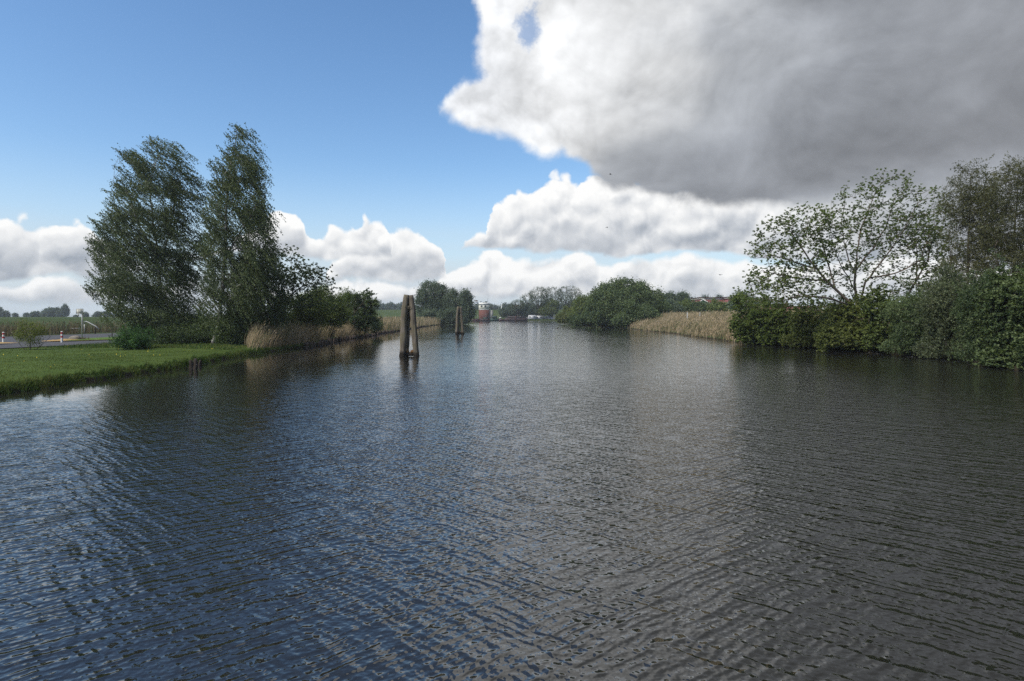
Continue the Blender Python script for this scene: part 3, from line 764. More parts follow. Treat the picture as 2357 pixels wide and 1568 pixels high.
# ---- dark drooping tree right of it ----
dC = 58.0; fC = at(622, 0, dC); fC[2] = H(fC[0], fC[1]) - 0.1
stC = [[fC, at(618, 700, dC), at(608, 640, dC), at(596, 590, dC)], [at(615, 690, dC), at(640, 640, dC), at(640, 600, dC)]]
bC = [pblob(590, 600, 42, 32, dC), pblob(575, 650, 40, 50, dC), pblob(620, 660, 42, 60, dC), pblob(560, 700, 32, 40, dC), pblob(600, 720, 50, 30, dC)]
stc = dict(STRAND, dir=(0.25, 0.0, -0.80), n=150, slen=1.1)
tree('weeping_birch', fC, stC, bC, 330, stc, (M['bark'], M['dark_leaf']), 31,
     'dark drooping tree between the tallest birch and the open fan-shaped tree', 'tree', gap=0.25, mind=0.36, gscale=0.7)
# ---- open fan of branches ----
dD = 60.0; fD = at(628, 0, dD); fD[2] = H(fD[0], fD[1]) - 0.1
stD = [[fD, at(632, 720, dD), at(640, 670, dD), at(650, 620, dD)], [at(634, 710, dD), at(680, 670, dD), at(720, 640, dD)], [at(634, 715, dD), at(700, 705, dD), at(740, 690, dD)]]
bD = [pblob(665, 610, 38, 40, dD), pblob(700, 640, 45, 35, dD), pblob(735, 650, 34, 42, dD), pblob(650, 660, 30, 40, dD), pblob(720, 690, 50, 20, dD)]
ROS = dict(mode='rosette', n=26, strands=3, r=0.20, len=0.17, wid=0.11, flat=0.3, dir=(0.4, 0, -0.1))
tree('maple_tree', fD, stD, bD, 300, ROS, (M['bark'], M['dark_leaf']), 37,
     'low open tree fanning bare branches to the right beside the reeds, left bank', 'tree', shell=0.7, gap=0.25, mind=0.5, r0=0.012)
# ---- bushes along the left bank (right of the fan tree) ----
BUSH = dict(mode='ball', n=85, r=0.26, len=0.17, wid=0.10, flat=0.4)
def bush(name, px, d, blobs, n, mat, seed, label, style=BUSH, category='bush', group=None, sink=0.1, mind=0.4, gap=0.15, base=None, zmin=None, r0=0.009, zfn=None, bark='bark', shell=0.5, off=0.0, gscale=0.5):
    f = at(px, 0, d); f[2] = (H(f[0], f[1]) if base is None else base) - sink
    rs = np.random.default_rng(seed + 900); blobs = list(blobs)
    for _ in range(11):      # shoots that break the outline
        c0_, r0_ = blobs[rs.integers(0, len(blobs))]; th = rs.uniform(-.5, 3.6)
        q_ = rs.uniform(.16, .34)
        blobs.append((c0_ + r0_ * np.array([math.cos(th), rs.uniform(-.6, .3), abs(math.sin(th))]) * rs.uniform(.95, 1.3), r0_ * q_ * np.array([1, 1, rs.uniform(.8, 1.7)])))
    c = np.mean([b[0] for b in blobs], axis=0)
    top = max(b[0][2] for b in blobs)
    st = [[f, f + (np.array([c[0], c[1], top]) - f) * 0.45], [f + np.array([.2, .1, 0]), f + np.array([1.2, 0.3, (top - f[2]) * .5])], [f + np.array([-.2, -.1, 0]), f + np.array([-1.2, -.2, (top - f[2]) * .5])]]
    return tree(name, f, st, blobs, n, style, (M[bark], M[mat]), seed, label, category, group, shell=shell, gap=gap, mind=mind, gscale=gscale, r0=r0, up=0.2, zmin=zmin, zmin_fn=zfn, crown='foliage', trunk='stems')
G1 = 'bushes along the left bank'
bush('bush', 690, 66, [pblob(680, 715, 45, 34, 66), pblob(720, 712, 40, 38, 66), pblob(650, 735, 30, 20, 66)], 260, 'hedge_leaf', 41, 'green bush under the open fan-shaped tree, above the reeds', group=G1)
bush('bush', 755, 74, [pblob(745, 705, 35, 36, 74), pblob(775, 712, 34, 34, 74), pblob(755, 730, 45, 22, 74)], 260, 'hedge_leaf', 43, 'dense yellowish green bush in the middle of the left bank row', group=G1)
bush('bush', 820, 86, [pblob(800, 708, 30, 32, 86), pblob(828, 704, 26, 28, 86), pblob(822, 730, 38, 26, 86), pblob(842, 742, 26, 22, 86)], 300, 'bush_leaf', 47, 'dark bush with wind-bent twigs above it, last of the left bank row',
     group=G1, style=dict(BUSH, mode='strand', strands=5, slen=0.7, dir=(0.7, 0, 0.15), spread=0.4, sag=(0, 0, -0.1)))
bush('bush', 860, 100, [pblob(858, 748, 20, 16, 100), pblob(842, 756, 22, 12, 100)], 90, 'bush_leaf', 48, 'small low bush at the water at the end of the left bank row', group=G1, mind=0.5)
# wind-bent young tree whose twigs stick out above the bushes
f = at(815, 0, 84); f[2] = H(f[0], f[1])
tree('young_tree', f, [[f, at(815, 700, 84), at(812, 680, 84)], [at(816, 720, 84), at(840, 690, 84), at(862, 695, 84)], [at(815, 700, 84), at(832, 676, 84)]],
     [pblob(813, 682, 7, 9, 84), pblob(838, 678, 12, 7, 84), pblob(852, 700, 14, 8, 84)], 30,
     dict(mode='strand', n=70, strands=4, slen=0.8, r=0.12, len=0.2, wid=0.12, dir=(0.8, 0, 0.3), spread=0.3, sag=(0, 0, -.2)), (M['bark'], M['dark_leaf']), 53,
     'thin young tree with leaf tufts bent by the wind, sticking out above the bushes', gap=0, mind=0.3)
# undergrowth around the birches
G2 = 'undergrowth beneath the birches'
bush('bush', 430, 57, [pblob(425, 765, 40, 30, 57), pblob(460, 750, 30, 26, 57)], 240, 'bush_leaf', 61, 'dark low bush between the two tall birch trunks', group=G2, mind=0.3, style=dict(BUSH, len=.13, wid=.08))
bush('bush', 535, 54.5, [pblob(530, 765, 28, 38, 54.5), pblob(552, 775, 18, 26, 54.5)], 260, 'dark_leaf', 62, 'dark bush on the right of the tallest birch, touching the reeds', group=G2, mind=0.3, style=dict(BUSH, len=.13, wid=.08))
bush('bush', 340, 60, [pblob(345, 750, 40, 26, 60)], 160, 'bush_leaf', 63, 'low bush behind the juniper at the foot of the broad birch', group=G2, mind=0.3)
bush('bush', 590, 62, [pblob(590, 752, 30, 20, 62)], 120, 'willow_leaf', 64, 'greyish bush under the drooping dark tree', group=G2, mind=0.35)
bush('bush', 405, 55, [pblob(395, 772, 32, 15, 55), pblob(432, 776, 30, 13, 55)], 170, 'dark_leaf', 65, 'low bush just right of the juniper, at the edge of the lawn', group=G2, mind=0.3, style=dict(BUSH, len=.13, wid=.08))  # shade beneath the birches put into the leaf colour by the dark material
bush('bush', 475, 56, [pblob(472, 768, 28, 22, 56), pblob(500, 772, 20, 18, 56)], 170, 'dark_leaf', 66, 'small dark bush behind the trunk of the tallest birch', group=G2, mind=0.3, style=dict(BUSH, len=.13, wid=.08))
# spreading juniper
f = at(312, 0, 47.5); f[2] = H(f[0], f[1]) - .05
rngj = np.random.default_rng(5)
jt = []
for k_ in range(60):
    a_ = rngj.uniform(0, 2 * np.pi); el_ = rngj.uniform(0.15, 1.2); L_ = rngj.uniform(0.8, 2.2) * (0.75 + 0.25 * math.cos(el_))
    for t_ in np.linspace(0.25, 1, 8):
        jt.append(f + np.array([math.cos(a_) * math.cos(el_) * L_ * t_ * 0.95, math.sin(a_) * math.cos(el_) * L_ * t_ * .95, math.sin(el_) * L_ * t_ * 0.95 + 0.1]))
jt = np.array(jt)
root = empty('juniper_bush', f, 'bright green spreading juniper bush on the lawn in front of the broad birch', 'bush')
N_, par_, tips_ = grow([[f, f + np.array([0, 0, .3])]], jt, rngj, 0.1, 0.3)
tubes(N_ - f, par_, pipe(par_, len(N_), tips_, 0.006), np.ones(len(N_), bool), M['bark'], 'stems', root, 3)
V, L2, C2 = leaves_at(N_[tips_] - f, dict(mode='strand', n=60, strands=5, slen=0.45, r=0.08, len=0.11, wid=0.035, dir=(0, 0, .5), spread=.7, sag=(0, 0, -.1), jit=.03), rngj)
obj('foliage', np_mesh('foliage', V, L2, C2, M['conifer']), root)
# small airy shrub by the road
f = at(70, 0, 45.5); f[2] = H(f[0], f[1]) - .05
bush('small_shrub', 70, 45.5, [pblob(70, 768, 26, 24, 45.5), pblob(50, 772, 14, 12, 45.5), pblob(92, 765, 14, 14, 45.5), pblob(70, 790, 14, 10, 45.5)], 150, 'yellow_leaf', 71,
     'small airy pale green shrub on the lawn beside the road', style=dict(mode='ball', n=26, r=0.13, len=0.085, wid=0.05), mind=0.2, category='shrub', r0=.006)

# ---- mid-distance trees beyond the left reeds ----
G3 = 'trees at the river bend on the left bank'
MID = dict(mode='ball', n=80, r=0.55, len=0.42, wid=0.26, flat=.3)
def mtree(px, d, blobs, n, mat, seed, label, group, style=MID, name='tree', base=None, mind=0.9, gap=0.22, r0=0.02, gscale=0.3, shell=.5, zfn=None, bark='bark', thick=.1, trunk_top=0.5):
    f = at(px, 0, d); f[2] = (H(f[0], f[1]) if base is None else base) - .1
    top = max(b[0][2] for b in blobs); c = np.mean([b[0] for b in blobs], axis=0)
    st = [[f, f + np.array([0, 0, (top - f[2]) * .3]), f + (np.array([c[0], c[1], top]) - f) * trunk_top]]
    return tree(name, f, st, blobs, n, style, (M[bark], M[mat]), seed, label, 'tree', group, shell=shell, gap=gap, mind=mind, gscale=gscale, r0=r0, zmin_fn=zfn, thick=thick)
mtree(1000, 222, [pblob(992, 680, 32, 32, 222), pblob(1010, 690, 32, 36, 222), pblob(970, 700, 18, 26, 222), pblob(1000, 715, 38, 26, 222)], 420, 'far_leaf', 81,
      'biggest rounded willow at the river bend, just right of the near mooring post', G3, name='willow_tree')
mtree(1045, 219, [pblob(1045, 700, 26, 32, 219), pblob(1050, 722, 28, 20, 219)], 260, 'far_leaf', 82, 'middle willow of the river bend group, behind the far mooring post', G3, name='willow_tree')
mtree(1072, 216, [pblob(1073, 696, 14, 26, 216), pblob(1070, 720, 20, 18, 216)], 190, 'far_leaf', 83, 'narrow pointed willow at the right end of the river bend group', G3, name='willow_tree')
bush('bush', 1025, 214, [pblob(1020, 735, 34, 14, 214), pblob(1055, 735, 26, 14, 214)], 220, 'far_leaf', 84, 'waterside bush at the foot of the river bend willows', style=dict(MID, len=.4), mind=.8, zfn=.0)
# ---- right bank, mid distance: the big rounded bush-tree and its neighbours ----
G4 = 'trees on the right bank beyond the reeds'
mtree(1440, 165, [pblob(1432, 680, 62, 36, 165), pblob(1470, 690, 52, 38, 165), pblob(1400, 695, 46, 36, 165), pblob(1500, 705, 34, 30, 165), pblob(1430, 715, 80, 28, 165), pblob(1450, 700, 60, 40, 165, -3)], 900, 'bush_leaf', 91,
      'big dome-shaped dark tree at the water, left end of the right reed bed', G4, mind=.75, gap=.15, base=.2)
mtree(1345, 205, [pblob(1350, 705, 30, 24, 205), pblob(1375, 715, 30, 20, 205), pblob(1340, 725, 30, 14, 205)], 300, 'hedge_leaf', 92, 'brownish green tree left of the big dome-shaped one', G4, base=.2, mind=.9)
bush('bush', 1385, 163, [pblob(1375, 735, 34, 15, 163), pblob(1410, 735, 36, 17, 163), pblob(1340, 738, 24, 10, 165)], 420, 'dark_leaf', 93, 'dark bush overhanging the water below the dome-shaped tree', style=dict(MID, len=.35, r=.4), mind=.6, base=.05, zfn=-.05)
bush('bush', 1315, 222, [pblob(1312, 726, 22, 13, 222), pblob(1295, 734, 16, 8, 222), pblob(1335, 733, 20, 10, 215)], 240, 'yellow_leaf', 94, 'bright yellow-green willow bush at the water, far right bank', style=dict(MID, r=.45), mind=.7, base=.05, zfn=-.05)
bush('bush', 1480, 150, [pblob(1480, 728, 36, 20, 150), pblob(1440, 738, 26, 12, 150)], 330, 'bush_leaf', 95, 'dark bush between the dome-shaped tree and the reeds', style=dict(MID, len=.33, r=.4), mind=.6, base=.1)
rr = np.random.default_rng(77)
labs = ['airy grey-green tree just right of the dome-shaped tree', 'upright tree with a pointed top, second right of the dome', 'thin see-through tree left of the green barn', 'small feathery tree beside the barn gable',
        'bushy tree rising behind the red barn roof', 'low tree behind the ridge of the barn', 'pale bushy tree left of the big open maple']
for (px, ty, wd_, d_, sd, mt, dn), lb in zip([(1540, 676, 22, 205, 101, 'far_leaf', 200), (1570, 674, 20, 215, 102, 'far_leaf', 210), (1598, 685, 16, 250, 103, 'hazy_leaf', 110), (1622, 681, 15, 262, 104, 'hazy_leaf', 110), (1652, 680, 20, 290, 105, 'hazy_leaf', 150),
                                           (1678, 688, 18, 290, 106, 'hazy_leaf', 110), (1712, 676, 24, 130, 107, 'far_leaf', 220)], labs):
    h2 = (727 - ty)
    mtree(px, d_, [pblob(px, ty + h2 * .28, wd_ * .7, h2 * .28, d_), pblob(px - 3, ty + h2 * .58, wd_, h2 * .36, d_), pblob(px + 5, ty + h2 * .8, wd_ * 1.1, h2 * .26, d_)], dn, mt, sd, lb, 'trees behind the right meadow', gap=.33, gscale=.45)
# hedge of bushes behind the meadow
protos = []
for i_, (px, d_, mt) in enumerate([(1540, 185, 'far_leaf'), (1600, 188, 'bush_leaf'), (1655, 186, 'hedge_leaf')]):
    protos.append(bush('bush', px, d_, [pblob(px, 714, 26, 16, d_), pblob(px + 14, 718, 20, 12, d_)], 230, mt, 111 + i_, 'round bush in the hedge behind the right meadow', style=dict(MID, r=.4, len=.35), group='hedge behind the right meadow', mind=.65))
for px, d_, k_, sc in ((1510, 178, 1, 1.1), (1570, 190, 2, 1.0), (1628, 192, 0, .95), (1690, 185, 1, 1.05), (1715, 170, 2, .9), (1745, 180, 0, 1.1)):
    c_ = copy_tree(protos[k_]); p_ = at(px, 0, d_); c_.location = (p_[0], p_[1], H(p_[0], p_[1]) - .1); c_.scale = (sc, sc, sc); c_.rotation_euler[2] = rr.uniform(0, 6)
    c_['label'] = 'round bush in the hedge behind the right meadow'
# ---- far shore: row of thin trees ----
G5 = 'thin spring trees on the far shore'
FAN = dict(mode='ball', n=17, r=0.4, len=0.40, wid=0.22)
fan = [(1192, 690, 668, 16, 150, 'first thin sapling at the left end of the far shore row'), (1214, 676, 664, 20, 180, 'second thin tree of the far shore row, leaning left'), (1240, 660, 658, 24, 300, 'tall fan-shaped tree with bare lower branches, left of the dark round tree'),
       (1272, 660, 655, 26, 300, 'tall fan-shaped tree directly behind the dark round tree'), (1310, 658, 656, 30, 420, 'widest fan-shaped tree, right end of the far shore row')]
for i_, (px, ty, _, wd_, n_, lb) in enumerate(fan):
    d_ = 372 + 6 * (i_ % 2)
    hh_ = 727 - ty
    f = at(px, 0, d_); f[2] = H(f[0], f[1]) - .1
    st = [[f, at(px, 715, d_), at(px, 700, d_)]] + [[at(px, 712, d_), at(px + k_ * wd_ * .55, ty + hh_ * .35, d_ + rr.uniform(-2, 2))] for k_ in (-1, -.5, 0, .5, 1)]
    tree('fan_tree', f, st, [pblob(px, ty + hh_ * .30, wd_, hh_ * .30, d_), pblob(px - wd_ * .3, ty + hh_ * .5, wd_ * .6, hh_ * .25, d_), pblob(px + wd_ * .3, ty + hh_ * .5, wd_ * .6, hh_ * .25, d_)], n_,
         FAN, (M['bark'], M['far_leaf']), 121 + i_, lb, 'tree', G5, shell=1.4, gap=.2, mind=.9, r0=.05, thick=.14, up=.9)
mtree(1268, 366.5 + 6, [pblob(1266, 705, 20, 16, 372), pblob(1262, 716, 24, 10, 372)], 260, 'hedge_leaf', 131, 'dark round brownish tree in front of the fan-shaped ones, above the caravans', G5, mind=1., style=dict(MID, len=.5))
mtree(1318, 380, [pblob(1330, 704, 22, 14, 380), pblob(1325, 716, 28, 9, 380)], 220, 'hedge_leaf', 132, 'brown-green low tree at the right end of the far shore, behind the willow bush', G5, mind=1.2, style=dict(MID, len=.6))
for i_, (px, wd_, hh_) in enumerate([(1182, 14, 12), (1210, 18, 14), (1235, 16, 13), (1160, 10, 8)]):
    lb = ['low bush on the far shore below the first sapling', 'green bush on the far shore left of the white caravans', 'bush right behind the leftmost white caravan', 'little bush left of the brown channel marker'][i_]
    bush('bush', px, 376, [pblob(px, 726 - hh_ * .7, wd_, hh_, 376)], 130, 'far_leaf', 135 + i_, lb, style=dict(MID, len=.55), mind=1.1, group='bushes on the far shore')
# tiny sapling standing in the reeds left of the near dolphin
f = at(868, 0, 150); f[2] = H(f[0], f[1])
tree('young_tree', f, [[f, at(868, 700, 150)]], [pblob(868, 700, 9, 9, 150), pblob(865, 712, 6, 8, 150)], 40, dict(mode='ball', n=12, r=.25, len=.25, wid=.16), (M['bark'], M['far_leaf']), 141,
     'thin sapling rising from the reeds left of the near mooring post', gap=0, mind=.4)
# ---- far woods ----
def proto_far(seed, d=500):
    rng = np.random.default_rng(seed); f = np.array([0., 0, 0])
    h_ = 9.0
    bl = [(np.array([rng.uniform(-2, 2), rng.uniform(-1, 1), h_ * rng.uniform(.45, .75)]), np.array([rng.uniform(2, 3.6), 2.5, rng.uniform(2, 3.2)])) for _ in range(5)]
    return f, bl
fp = []
for i_ in range(4):
    f, bl = proto_far(200 + i_)
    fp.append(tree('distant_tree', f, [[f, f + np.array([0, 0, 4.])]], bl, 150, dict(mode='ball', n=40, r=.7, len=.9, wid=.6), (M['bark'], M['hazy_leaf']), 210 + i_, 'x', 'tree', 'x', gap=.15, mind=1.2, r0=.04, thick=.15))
used = set()
def place_far(px, d_, h_, label, group, k_=None, w_=1.0):
    k_ = int(rr.integers(0, 4)) if k_ is None else k_
    p_ = fp[k_]
    if k_ in used: c_ = copy_tree(p_)
    else: c_ = p_; used.add(k_)
    q_ = at(px, 0, d_); s = h_ / 9.0
    c_.location = (q_[0], q_[1], H(q_[0], q_[1]) - .2); c_.scale = (s * w_, s * w_, s); c_.rotation_euler[2] = rr.uniform(0, 6)
    c_['label'] = label; c_['group'] = group; c_['category'] = 'tree'
GL = 'distant trees beyond the left dyke'
for px, top, w_ in [(-6, 706, 1.2), (14, 716, 1.1), (36, 721, 1.), (62, 720, 1.), (84, 717, 1.2), (105, 715, 1.1), (122, 708, 1.2), (140, 716, 1.), (151, 703, .55), (198, 719, 1.), (222, 718, 1.2), (250, 717, 1.2), (75, 724, 1.5), (112, 722, 1.5), (270, 719, 1.3), (175, 725, 1.1)]:
    place_far(px, 480, (727 - top) / FP * 480 + 2.5, 'dark bushy tree in the distant row beyond the left dyke', GL, w_=w_)
GF = 'distant trees behind the main dyke'
for px in list(range(868, 960, 12)) + list(range(1092, 1180, 9)) + list(range(1180, 1420, 13)):
    place_far(px, 620 + rr.uniform(-30, 30), rr.uniform(7.5, 11.5) + 1.5, 'blue-grey rounded tree in the distant wood behind the main dyke', GF)
# ================= right bank: the big open maple, willows and waterside bushes =================
dR = 57.0
f = at(1985, 0, dR); f[2] = H(f[0], f[1]) - .1
P = lambda x, y, o=0.0: at(x, y, dR + o)
st = [[f, P(1984, 740), P(1975, 700), P(1966, 655), P(1972, 600), P(1978, 540), P(2000, 480), P(2020, 430)],
      [P(1968, 670), P(1935, 610, -.8), P(1915, 560, -1.2), P(1908, 500, -1.5), P(1915, 460, -1.5)],
      [P(1970, 640), P(1948, 580, 1), P(1935, 520, 1.4), P(1945, 455, 1.6)],
      [P(1980, 700), P(1992, 650, -.5), P(2040, 590, -1), P(2080, 530, -1.4), P(2110, 470, -1.6)],
      [P(1972, 620), P(2010, 570, .8), P(2045, 510, 1.2), P(2060, 450, 1.6)],
      [P(2000, 640, -.5), P(2060, 630, -1), P(2120, 600, -1.4)]]
b = [pblob(2040, 440, 70, 45, dR), pblob(2110, 470, 60, 50, dR), pblob(1980, 460, 60, 45, dR), pblob(1940, 500, 55, 50, dR), pblob(2070, 530, 80, 50, dR), pblob(1990, 540, 70, 50, dR),
     pblob(2130, 560, 50, 45, dR), pblob(2040, 610, 80, 30, dR), pblob(1930, 590, 50, 40, dR), pblob(1960, 640, 60, 30, dR, -1), pblob(2000, 690, 60, 22, dR, -1.5), pblob(1930, 695, 40, 18, dR, -1.5), pblob(2090, 690, 50, 30, dR, -1), pblob(2060, 655, 60, 24, dR, -1)]
MAP = dict(mode='rosette', n=32, strands=3, r=0.16, len=0.128, wid=0.085, flat=0.25, dir=(0.25, 0, 0.0))
tree('maple_tree', f, st, b, 1150, MAP, (M['maple_bark'], M['maple_leaf']), 301,
     'big open maple with upright forked limbs and sparse leaf tufts, right bank', 'tree', 'open maples on the right bank', shell=.45, gap=.22, mind=.33, gscale=.5, r0=.0110, up=.5, plw=.15)
# its neighbour leaning over to the left
f = at(2030, 0, dR - 2.5); f[2] = H(f[0], f[1]) - .1
Q = lambda x, y, o=0.0: at(x, y, dR - 2.5 + o)
st = [[f, Q(2015, 745), Q(1960, 700), Q(1920, 665), Q(1880, 620), Q(1850, 580), Q(1825, 540)],
      [Q(1925, 670), Q(1905, 600, 1), Q(1885, 540, 1.4), Q(1860, 500, 1.6)],
      [Q(1965, 703), Q(1900, 685, -1), Q(1840, 682, -1.3), Q(1790, 695, -1.5)],
      [Q(1880, 620), Q(1820, 600, -.8), Q(1770, 585, -1)],
      [Q(1900, 645), Q(1830, 640, .6), Q(1760, 625, 1)]]
b = [pblob(1850, 510, 60, 38, dR - 2.5), pblob(1790, 540, 50, 40, dR - 2.5), pblob(1760, 590, 50, 36, dR - 2.5), pblob(1860, 580, 60, 45, dR - 2.5), pblob(1780, 640, 62, 34, dR - 2.5), pblob(1850, 650, 60, 40, dR - 2.5), pblob(1740, 655, 30, 26, dR - 2.5),
     pblob(1900, 540, 40, 50, dR - 2.5), pblob(1765, 690, 60, 26, dR - 2.5, -1), pblob(1850, 700, 60, 22, dR - 2.5, -1)]
tree('maple_tree', f, st, b, 1050, MAP, (M['maple_bark'], M['maple_leaf']), 302,
     'maple leaning left over the bank with long crooked limbs, left of the upright one', 'tree', 'open maples on the right bank', shell=.45, gap=.22, mind=.33, gscale=.5, r0=.0110, up=.25, plw=.15)
# slimmer maple on the right
f = at(2065, 0, dR + 2); f[2] = H(f[0], f[1]) - .1
U = lambda x, y, o=0.0: at(x, y, dR + 2 + o)
st = [[f, U(2070, 720), U(2100, 660), U(2135, 600), U(2150, 540), U(2150, 480)], [U(2080, 700), U(2120, 670), U(2170, 650)], [U(2110, 640), U(2110, 570), U(2095, 500)]]
b = [pblob(2150, 500, 40, 50, dR + 2), pblob(2110, 540, 50, 50, dR + 2), pblob(2170, 590, 50, 50, dR + 2), pblob(2180, 650, 60, 40, dR + 2), pblob(2120, 640, 50, 40, dR + 2)]
tree('maple_tree', f, st, b, 600, MAP, (M['maple_bark'], M['maple_leaf']), 303,
     'slender maple tilting right between the upright maple and the willows', 'tree', 'open maples on the right bank', shell=.4, gap=.2, mind=.34, r0=.0110, up=.4)
# tall brownish willows at the right edge
WIL = dict(mode='strand', n=80, strands=6, slen=0.75, r=0.25, len=0.13, wid=0.05, dir=(0.45, 0, 0.1), spread=0.45, sag=(0.1, 0, -0.2), jit=.06)
G6 = 'tall willows at the right edge'
for i_, (px, d_, bl, n_, mt, lb, sds) in enumerate([
    (2225, 51, [(2235, 420, 45, 42), (2215, 470, 48, 45), (2260, 490, 50, 50), (2225, 550, 55, 50), (2270, 580, 50, 50), (2210, 620, 45, 45)], 560, 'brown_leaf', 'tall brownish feathery willow directly right of the maples', 311),
    (2330, 48, [(2345, 400, 40, 42), (2310, 450, 45, 40), (2370, 470, 50, 60), (2320, 530, 60, 55), (2370, 580, 60, 55), (2310, 620, 55, 50)], 620, 'brown_leaf', 'tallest dark willow cut by the right edge of the picture', 312),
    (2440, 47, [(2440, 380, 60, 50), (2450, 470, 70, 60), (2430, 570, 80, 60), (2450, 660, 80, 60)], 420, 'willow_leaf', 'willow standing beyond the right edge of the picture', 313)]):
    f = at(px, 0, d_); f[2] = H(f[0], f[1]) - .1
    K = lambda x, y, o=0.0: at(x, y, d_ + o)
    x0_, y0_ = bl[0][0], bl[0][1]
    st = [[f, K(px, 690), K(px + 4, 600), K((px + x0_) / 2, 500), K(x0_, y0_)], [K(px, 700), K(px - 35, 620, -1), K(px - 40, 540, -1.3)], [K(px, 680), K(px + 40, 600, 1), K(px + 50, 520, 1.3)]]
    tree('willow_tree', f, st, [pblob(*q_, d_) for q_ in bl], n_, WIL, (M['bark'], M[mt]), sds, lb, 'tree', G6, shell=.4, gap=.3, mind=.42, gscale=.7, r0=.009)
# dense bushes along the water, in front of the trunks
G7 = 'waterside bushes on the right bank'
RB = dict(mode='rosette', n=80, strands=7, r=0.30, len=0.17, wid=0.11, flat=0.55, dir=(0.1, 0, -.15))
RW = dict(mode='strand', n=80, strands=6, slen=0.5, r=0.26, len=0.14, wid=0.06, dir=(0.2, 0, -0.3), spread=0.6, sag=(0, 0, -0.3), jit=.07)
def rb(px, d_, bl, n_, mt, sd, lb, style=RB, mind=.38, gap=.44, base=.15):
    r_ = np.random.default_rng(sd); bl = list(bl)      # tall ragged shoots above the mass, low sprays over the water
    for _ in range(4):
        x_, y_, a_, b_ = bl[r_.integers(0, 2)]; bl.append((x_ + r_.uniform(-.8, .8) * a_, y_ - b_ * r_.uniform(.9, 1.5), r_.uniform(5, 10), r_.uniform(10, 22)))
    for _ in range(2): bl.append((bl[-3][0] + r_.uniform(-30, 30), bl[2][1] + r_.uniform(6, 16), r_.uniform(12, 22), 7))
    return bush('bush', px, d_, [pblob(*q_, d_) for q_ in bl], n_, mt, sd, lb, style=style, group=G7, mind=mind, gap=gap, base=base, zfn=0.02, gscale=0.85)
rb(1735, 66.5, [(1735, 722, 36, 18), (1715, 748, 30, 20), (1745, 765, 40, 22), (1703, 690, 16, 16), (1725, 778, 30, 10)], 430, 'maple_leaf', 321, 'leftmost bush of the right bank, its lower twigs over the reeds')
rb(1800, 64, [(1785, 728, 40, 16), (1830, 735, 30, 16), (1800, 757, 50, 22), (1790, 780, 45, 12)], 430, 'maple_leaf', 322, 'light green bush under the leaning maple')
rb(1880, 60, [(1865, 735, 38, 18), (1905, 728, 26, 16), (1880, 760, 50, 24), (1860, 786, 50, 12)], 480, 'yellow_leaf', 323, 'yellow-green bush at the water, below the fork of the leaning maple')
rb(1955, 54.5, [(1940, 732, 34, 18), (1985, 722, 26, 20), (1955, 765, 52, 26), (1940, 792, 40, 12)], 520, 'yellow_leaf', 324, 'bush in front of the upright maple trunk')
rb(1930, 52.5, [(1925, 783, 34, 18), (1955, 790, 30, 14), (1900, 792, 24, 10)], 260, 'yellow_leaf', 325, 'bright low twigs hanging over the water under the maples', base=.05)
rb(2030, 51, [(2020, 712, 30, 22), (2062, 728, 36, 24), (2045, 765, 50, 32), (2025, 795, 44, 14)], 560, 'hedge_leaf', 326, 'dark green bush right of the upright maple trunk')
rb(2110, 47, [(2105, 720, 52, 44), (2120, 765, 56, 36), (2100, 800, 54, 16)], 600, 'bush_leaf', 327, 'dense dark bush below the slender maple', style=RW)
rb(2190, 43.8, [(2180, 700, 55, 52), (2200, 760, 60, 44), (2180, 805, 60, 18)], 680, 'willow_leaf', 328, 'tall grey-green bush at the foot of the brownish willow', style=RW)
rb(2275, 39.8, [(2270, 690, 55, 60), (2290, 760, 60, 54), (2260, 812, 60, 18)], 720, 'dark_leaf', 329, 'dark bush overhanging black water near the right edge', style=RW)
rb(2345, 36.8, [(2345, 700, 60, 60), (2350, 770, 62, 56), (2330, 825, 60, 20)], 760, 'bush_leaf', 330, 'nearest leafy bush at the right edge, hanging into the water')
rb(2440, 34, [(2450, 690, 80, 70), (2440, 780, 80, 60), (2430, 840, 70, 24)], 620, 'bush_leaf', 331, 'bush just beyond the right edge of the picture')
# bare brown twiggy branch that reaches down over the reeds
f = at(1740, 0, 67.5); f[2] = H(f[0], f[1])
tree('dead_shrub', f, [[f, at(1735, 760, 67.5)]], [pblob(1712, 755, 24, 22, 67.5), pblob(1725, 775, 26, 14, 67.5)], 90, dict(mode='ball', n=8, r=.2, len=.16, wid=.1), (M['bark'], M['brown_leaf']), 341,
     'half bare brown shrub at the edge of the right reed bed', 'shrub', gap=0, mind=.3, r0=.01)
# trees farther along the right bank, beyond the edge of the picture (their reflections darken the water)
for i_, (x_, y_, h_, sd) in enumerate([(34, 27, 14, 351), (35, 18, 15, 352), (34, 9, 14, 353)]):
    f = np.array([x_, y_, H(x_, y_) - .1])
    bl = [(f + np.array([0, 0, h_ * .75]), np.array([3.2, 3.2, h_ * .25])), (f + np.array([-1.5, 1, h_ * .5]), np.array([3.8, 4, h_ * .25])), (f + np.array([-2, -1, h_ * .25]), np.array([4, 4.5, h_ * .2])), (f + np.array([-3, 0, 1.5]), np.array([3.2, 4.5, 2.]))]
    tree('willow_tree', f, [[f, f + np.array([0, 0, h_ * .35]), f + np.array([.3, 0, h_ * .7])]], bl, 420, dict(mode='ball', n=60, r=.45, len=.3, wid=.16), (M['bark'], M['dark_leaf']), sd,
         'dense willow on the right bank beyond the picture, %s to the camera' % ('farthest', 'second closest', 'closest')[i_], 'tree', 'trees beyond the right edge', gap=.1, mind=.7)
